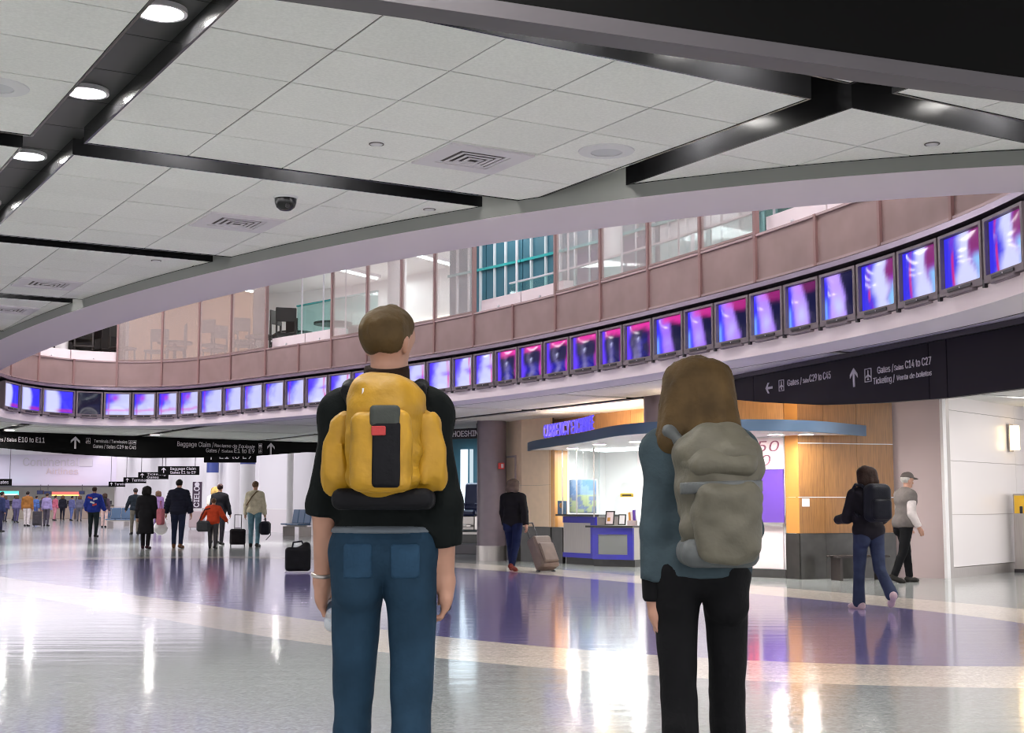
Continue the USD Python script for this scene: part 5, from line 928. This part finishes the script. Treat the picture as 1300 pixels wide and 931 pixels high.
shape(t, 'base', lambda P: rbox(P, (.015, by - .06, 1.165), (.165, .085, .035), .03), (-.2, by - .2, 1.05), (.26, by + .08, 1.2), .009, PBK)
for sx in (-1, 1):
    P0 = [np.array(q) for q in ((.0 + sx * .09, by + .01, 1.47), (sx * .115, -.105, 1.525), (sx * .12, -.02, 1.545), (sx * .125, .09, 1.49), (sx * .13, .155, 1.36), (sx * .14, .12, 1.25))]
    put('strap', surface(lambda P: blend(P, [(a, b, .026, None, None) for a, b in zip(P0[:-1], P0[1:])], .02), np.min(P0, 0) - .05, np.max(P0, 0) + .05, .01), PBK, t, smooth=True)

# ------------------------------------------------------------------ 2 the woman with the grey backpack
t, f = person('woman walking away with long brown hair, denim jacket and black trousers', .675, 4.9, 0, H=1.69, ll=(-6, 8, 0), rl=(6, 6, 1), la=(-4, 5, 6, -1), ra=(8, 8, 50, -12), lean=1, turn=6, h=.009, fat=.86, shw=.150, curl=25)
f.body(t, 'skin2'); f.trousers(t, BLACKC, waist=1.0, cuff=0, g=.014, flare=.01); f.top(t, (.04, .06, .072), 'jacket', g=.02, hem=.93, sleeve=(.86, .9), collar=1.50, fold=.008); f.hair(t, (.07, .043, .017), 'long'); f.shoes(t, (.02, .02, .02))
def cuff(P, f=f):
    a = f.arms[0]; ax = (a[2] - a[1]) / np.linalg.norm(a[2] - a[1]); return np.maximum(cap(P, a[1], a[2], .062, .047), np.maximum((P - a[2]) @ ax - .005, -((P - a[2]) @ ax + .09)))
f.build(t, 'cuff', cuff, f.arms[0][2] - .18, f.arms[0][2] + .1, cloth(BLACKC))
KH = mat('pack_khaki', (.085, .077, .055), .65, var=.15, scale=9, bump=.5, bscale=22); KH2 = mat('pack_grey', (.075, .082, .085), .6, var=.15, scale=9, bump=.4, bscale=22)
t = thing('backpack', 'rounded khaki grey backpack on the woman with long brown hair', 'backpack', (.665, 4.9, 0)); by = -.13; cx = .048
shape(t, 'main_compartment', lambda P: smin(rbox(P * np.array([1, 1, 1]), (cx, by - .085, 1.18), (.136, .13, .225), .11), cap(P, (cx - .04, by - .07, 1.32), (cx + .04, by - .07, 1.32), .09), .08) - (meshkit.noise(P * np.array([11, 11, 15.])) - .5) * .034, (cx - .26, by - .3, .9), (cx + .26, by + .1, 1.56), .009, KH)
shape(t, 'front_pocket', lambda P: rbox(P, (cx + .01, by - .20, 1.09), (.112, .07, .14), .06) - (meshkit.noise(P * np.array([13, 13, 17.])) - .5) * .03, (cx - .22, by - .31, .92), (cx + .22, by - .08, 1.32), .009, KH)
shape(t, 'lid', lambda P: smin(cap(P, (cx - .072, by - .12, 1.315), (cx + .072, by - .12, 1.315), .07), cap(P, (cx - .07, by - .19, 1.28), (cx + .07, by - .19, 1.28), .042), .04) - (meshkit.noise(P * 15) - .5) * .012, (cx - .22, by - .28, 1.25), (cx + .22, by, 1.5), .009, KH)
shape(t, 'band', lambda P: np.maximum(rbox(P, (cx, by - .10, 1.14), (.142, .142, .232), .115), np.abs(P[:, 2] - 1.205 - .03 * P[:, 0]) - .02), (cx - .26, by - .32, 1.17), (cx + .26, by + .1, 1.3), .009, KH2, label='blue grey cross band')
shape(t, 'base', lambda P: rbox(P, (cx - .01, by - .09, .985), (.132, .12, .05), .045), (cx - .22, by - .26, .9), (cx + .22, by + .1, 1.07), .009, KH2)
for sx in (-1, 1):
    P0 = [np.array(q) for q in ((cx * .6 + sx * .08, by + .0, 1.34), (sx * .105, -.095, 1.405), (sx * .11, -.01, 1.425), (sx * .11, .08, 1.37), (sx * .12, .13, 1.24), (sx * .12, .09, 1.13))]
    put('strap', surface(lambda P: blend(P, [(a, b, .024, None, None) for a, b in zip(P0[:-1], P0[1:])], .02), np.min(P0, 0) - .05, np.max(P0, 0) + .05, .01), KH2, t, smooth=True)

# ------------------------------------------------------------------ people on the middle of the floor
def simple(label, x, y, rz, H, top, bottom, hair, style='short', shoe=(.02, .02, .02), skin='skin', hem=.9, sleeve=1.0, coat=None, puff=0, h=.016, fold=.005, g=.022, boot=0, tname='jacket', flare=0, cuff=.03, **kw):
    t, f = person(label, x, y, rz, H=H, h=h, **kw); f.body(t, skin); f.trousers(t, bottom, flare=flare, cuff=cuff); f.top(t, top, tname, hem=hem, sleeve=sleeve, coat=coat, puff=puff, fold=fold, g=g); f.hair(t, hair, style); f.shoes(t, shoe, boot); return t, f
def world(f, p, x, y, rz): q = rotz(math.radians(rz)) @ (np.array(p) * f.k); return q + np.array([x, y, 0])
def pack(label, x, y, rz, z, m, H=.42, w=.29):
    t = thing('backpack', label, 'backpack', (x, y, 0), rz); shape(t, 'main_compartment', lambda P: rbox(P, (0, -.235, z), (w / 2, .10, H / 2), .08), (-.25, -.4, z - .3), (.25, 0, z + .3), .014, m); shape(t, 'front_pocket', lambda P: rbox(P, (0, -.335, z - .07), (w * .38, .045, H * .27), .04), (-.2, -.42, z - .3), (.2, -.2, z + .2), .014, m)
    for sx in (-1, 1): put('strap', MB().tube([(sx * .1, -.15, z + H * .4), (sx * .12, -.10, z + H * .46), (sx * .125, .02, z + H * .48), (sx * .125, .12, z + H * .3), (sx * .15, .1, z - .05), (sx * .16, -.12, z - H * .35)], .018, 8), m, t)
    return t
PK = cloth((.015, .016, .022), .55)
simple('person half hidden by the yellow backpack, dark jeans and black shoes showing', -.86, 14.75, 25, 1.76, (.02, .02, .022), (.018, .022, .035), (.05, .03, .02), ll=(6, 4, 1), rl=(-6, 8, 1), h=.013, cuff=.0)
simple('grey haired woman in a black jacket pulling a suitcase past the portal', .02, 23.6, -22, 1.60, (.013, .012, .014), (.012, .018, .06), (.14, .10, .08), 'bob', (.20, .04, .03), ll=(14, 6, 0), rl=(-12, 16, 0), la=(10, 8, 20, 0), ra=(-18, 16, 6, 4), hem=.78, fat=1.08, h=.013)
def suitcase(label, x, y, rz, tilt, w, hgt, dep, m, handle=.4):
    t = thing('suitcase', label, 'suitcase', (x, y, .055), rz); UsdGeom.Xformable(t).AddRotateXOp().Set(float(tilt)); put('body', MB().box((0, .0, hgt / 2), (w, dep, hgt), bev=.035), m, t); put('pocket', MB().box((0, -dep / 2 - .02, hgt * .42), (w * .82, .05, hgt * .6), bev=.02), m, t)
    put('handle', MB().tube([(-.09, dep / 2 - .02, hgt), (-.09, dep / 2 - .02, hgt + handle), (.09, dep / 2 - .02, hgt + handle), (.09, dep / 2 - .02, hgt)], .011, 8), 'casingd', t); put('grip', MB().box((0, -.0, hgt + .02), (.16, .03, .025), bev=.01), 'casingd', t)
    for sx in (-1, 1): put('wheel', MB().cyl((sx * w * .4, dep / 2 - .03, -.02), (sx * (w * .4 + .03), dep / 2 - .03, -.02), .04, 14), 'casingd', t)
    return t
suitcase('brown grey rolling suitcase trailing behind the grey haired woman', .62, 23.25, 40, -28, .40, .58, .24, mat('case_brown', (.17, .125, .105), .6, var=.1), .34)
simple('dark haired woman in jeans and sandals wearing a black backpack', 3.93, 15.05, 12, 1.58, (.016, .014, .018), (.035, .045, .085), (.03, .016, .012), 'bob', (.50, .36, .38), ll=(8, 4, 1), rl=(-10, 34, 1), la=(14, 12, 70, -6), ra=(12, 10, 60, -6), hem=.84, fat=1.02, h=.011, flare=.02, cuff=.0)
pack('black backpack on the dark haired woman in jeans', 3.93, 15.05, 12, 1.16, PK)
t, f = person('elderly man in a flat cap, grey vest and black trousers by the lilac wall', 5.78, 20.1, -75, H=1.62, ll=(12, 6, 1), rl=(-12, 12, 1), la=(6, 8, 30, 0), ra=(-4, 8, 30, 0), lean=6, h=.013, fat=1.05); f.body(t); f.trousers(t, BLACKC); f.top(t, (.50, .45, .44), 'shirt', hem=.92, sleeve=.95, g=.018); f.top(t, (.12, .105, .10), 'vest', hem=.88, sleeve=.18, g=.03, collar=1.42); f.cap_hat(t, (.10, .085, .08)); f.hair(t, (.4, .38, .36), 'bald'); f.shoes(t, (.02, .018, .016))
t = thing('duffel_bag', 'black duffel bag on the floor left of the man with the yellow backpack', 'bag', (-3.62, 23.1, 0), 15)
shape(t, 'body', lambda P: smin(rbox(P, (0, 0, .22), (.21, .13, .20), .06), cap(P, (.08, 0, .38), (.14, 0, .44), .07), .06), (-.3, -.2, -.02), (.3, .2, .58), .015, cloth((.008, .008, .009), .6)); put('base_strip', MB().box((0, -.0, .012), (.42, .24, .02), bev=.004), 'vent', t, label='pale base edge'); put('handle', MB().tube([(-.1, 0, .40), (-.08, 0, .50), (.06, 0, .52), (.1, 0, .44)], .014, 8), PK, t)

# ------------------------------------------------------------------ group walking away at the left
simple('woman in a long black coat with black hair walking away', -9.45, 35.2, 0, 1.62, (.008, .007, .009), (.012, .01, .012), (.008, .006, .006), 'bob', (.03, .01, .015), coat=.42, ll=(6, 4, 0), rl=(-6, 6, 0), la=(0, 10, 10, 0), ra=(0, 10, 14, 0), fat=1.1, g=.03)
t = thing('tote_bag', 'dusty pink tote bag carried beside the long black coat', 'bag', (-9.08, 35.2, .62), 0); put('body', MB().box((0, 0, .2), (.14, .34, .42), bev=.03), cloth((.42, .12, .15)), t); put('handle', MB().tube([(0, -.1, .4), (0, -.06, .6), (0, .06, .6), (0, .1, .4)], .01, 8), cloth((.3, .08, .1)), t)
simple('person in a dark green top and khaki trousers left of the long black coat', -14.2, 51.3, 20, 1.75, (.03, .04, .05), (.20, .18, .14), (.06, .045, .04), ll=(8, 4, 1), rl=(-8, 8, 1), h=.022, la=(10, 20, 30, 0))
simple('man in a padded black jacket and brown boots holding a white bag', -8.77, 35.8, 0, 1.80, (.012, .013, .025), (.015, .02, .045), (.012, .01, .01), 'short', (.13, .055, .025), puff=.014, g=.036, hem=.83, boot=.4, ll=(4, 6, 1), rl=(-4, 8, 1), la=(2, 20, 6, 0), ra=(0, 18, 8, 0), fat=1.08, sleeve=.95)
t = thing('plastic_bag', 'full white plastic bag in the left hand of the padded black jacket', 'bag', (-9.22, 35.75, 0)); shape(t, 'body', lambda P: smin(cap(P, (0, 0, .52), (0, 0, .60), .19, .15), cap(P, (.03, 0, .7), (.10, 0, .84), .06, .02), .08) - (meshkit.noise(P * 9) - .5) * .05, (-.3, -.3, .2), (.3, .3, .95), .02, cloth((.88, .84, .87), .4, .06)); put('handle', MB().tube([(.06, 0, .78), (.12, .0, .86), (.14, .02, .88)], .012, 6), 'vent', t)
simple('blonde woman in a white top beyond the child in red', -8.75, 40.1, 0, 1.66, (.66, .60, .58), (.25, .22, .2), (.42, .26, .09), 'bob', skin='skin2', ll=(5, 4, 1), rl=(-6, 6, 1), sleeve=.35, h=.02)
simple('dark haired man in a black shirt beside the child in red', -8.25, 38.4, 0, 1.72, (.015, .014, .02), (.02, .018, .025), (.03, .012, .012), ll=(6, 4, 1), rl=(-6, 8, 1), la=(0, 10, 10, 0), ra=(4, 14, 20, 0), h=.018, fat=1.0)
simple('child in a red jacket and grey trousers walking away', -7.72, 35.2, 0, 1.30, (.52, .055, .02), (.06, .055, .06), (.10, .05, .03), ll=(8, 6, 2), rl=(-6, 8, 2), la=(6, 34, 50, 10), ra=(0, 30, 40, 10), hem=.84, fat=1.16, g=.035)
t = thing('hip_bag', 'dark grey bag slung on the hip of the child in red', 'bag', (-7.92, 34.98, .42)); put('body', MB().box((0, 0, .16), (.34, .16, .28), bev=.05), cloth((.05, .05, .055)), t); put('strap', MB().tube([(-.12, 0, .28), (.0, .1, .58), (.14, .12, .62)], .014, 6), PK, t)
suitcase('black wheeled case between the child in red and the beige jacket', -7.42, 36.9, 10, 0, .42, .42, .26, cloth((.012, .01, .012), .5), .38)
simple('man in a beige jacket and jeans with a bag across his back', -6.95, 36.8, 0, 1.77, (.50, .44, .33), (.10, .19, .24), (.10, .055, .035), ll=(5, 4, 1), rl=(-4, 6, 1), la=(0, 12, 10, 0), ra=(0, 12, 8, 0), hem=.86, fat=1.0, g=.022)
t = thing('shoulder_bag', 'olive brown shoulder bag across the back of the beige jacket', 'bag', (-6.95, 36.8, 0)); shape(t, 'body', lambda P: rbox(P @ np.array([[.95, 0, -.3], [0, 1, 0], [.3, 0, .95]]), (-.42, -.23, .91), (.2, .08, .14), .07), (-.45, -.36, .75), (.3, -.1, 1.25), .02, cloth((.19, .135, .06))); put('strap', MB().tube([(-.2, -.16, 1.1), (-.06, -.15, 1.34), (.05, -.11, 1.47), (.10, .0, 1.50)], .016, 6), cloth((.12, .08, .04)), t)
t = thing('hand_bag', 'black holdall in the right hand of the man in the beige jacket', 'bag', (-6.66, 36.78, .30)); put('body', MB().box((0, 0, .2), (.26, .4, .36), bev=.06), cloth((.012, .012, .02)), t); put('handle', MB().tube([(0, -.1, .36), (0, -.06, .46), (0, .06, .46), (0, .1, .36)], .012, 6), PK, t); put('strap', MB().tube([(.12, 0, .3), (.16, -.05, .02), (.04, -.08, -.12)], .01, 6), PK, t)
simple('person in a bright blue jacket with coloured print, second head beside', -14.65, 47.7, 0, 1.76, (.025, .045, .30), (.02, .028, .03), (.05, .03, .02), ll=(6, 4, 3), rl=(-4, 6, 3), la=(6, 18, 40, 0), ra=(6, 18, 40, 0), fat=1.15, g=.035, hem=.86, h=.02)
t = thing('jacket_print', 'red and white printed patches on the back of the bright blue jacket', 'print', (-14.65, 47.7, 0)); 
for k, (x, z, m) in enumerate(((-.08, 1.36, 'red'), (.1, 1.32, 'spk'), (.0, 1.2, 'spk'), (.08, 1.12, 'red'))): put('patch', MB().box((x, -.20, z), (.15, .04, .06), ry=.3 * (-1) ** k, bev=.005), m, t)
simple('woman with a backpack and pale shorts right of the bright blue jacket', -19.9, 66.5, 0, 1.68, (.10, .07, .09), (.62, .45, .40), (.05, .03, .02), 'bob', h=.025)
pack('dark round backpack on the woman in pale shorts', -19.9, 66.5, 0, 1.22, PK)
simple('man in a tan jacket and white trousers at the left of the hall', -25.0, 70.2, 0, 1.80, (.30, .13, .035), (.66, .60, .58), (.02, .015, .012), h=.025, ll=(5, 4, 1), rl=(-5, 6, 1), fat=1.08, g=.035)
simple('person in a lavender top right of the tan jacket', -24.2, 70.8, 0, 1.72, (.30, .25, .45), (.08, .07, .09), (.05, .03, .02), h=.028)
suitcase('dark trolley case beside the lavender top', -24.25, 69.6, 0, 0, .42, .72, .28, cloth((.06, .055, .06)), .4)
far = [(5, 676, .62, (.03, .04, .10), (.03, .03, .06), 'person in navy at the very left edge of the hall'), (10, 663, 1, (.10, .10, .22), (.05, .05, .08), 'person in blue grey near the left edge of the hall'), (22, 662, 1, (.16, .10, .08), (.03, .03, .05), 'person in brown left of the tan jacket'), (24.5, 664, 1, (.18, .16, .30), (.10, .09, .18), 'slim person in violet grey beside the tan jacket'), (73, 657, 1, (.55, .14, .20), (.6, .25, .3), 'person in pink at the far counters'), (82.5, 658, 1, (.02, .02, .03), (.02, .02, .03), 'person in black standing before the far counters'), (62, 654, 1, (.35, .33, .36), (.1, .1, .14), 'person in pale grey at the far counters'), (57.5, 654, 1, (.05, .05, .09), (.3, .2, .16), 'person in dark blue at the far counters, left of the pale grey one'), (94, 655, 1, (.12, .13, .28), (.12, .16, .35), 'person in blue right of the black clothed one'), (104, 662, 1, (.14, .14, .20), (.12, .12, .15), 'person in slate grey left of the bright blue jacket'), (49, 654, 1, (.10, .18, .45), (.1, .15, .4), 'person in sky blue at the far counters'), (203, 672, 1, (.30, .18, .36), (.2, .12, .3), 'person in mauve between the long black coat and padded jacket')]
for i, (u, v, _, a, b, lab) in enumerate(far):
    d = HC * 1719 / (v - 640 + .01) * 1.02; d = min(d, 94 + (i % 4) * 3); simple(lab, (u - 650) / 1719 * d, d, (i * 47) % 90 - 45, 1.66 + .02 * (i % 6), a, b, [(.03, .02, .015), (.12, .07, .04)][i % 2], ['short', 'bob'][i % 2], h=.035, ll=(7, 4, 1), rl=(-7, 8, 1), fat=1.05)
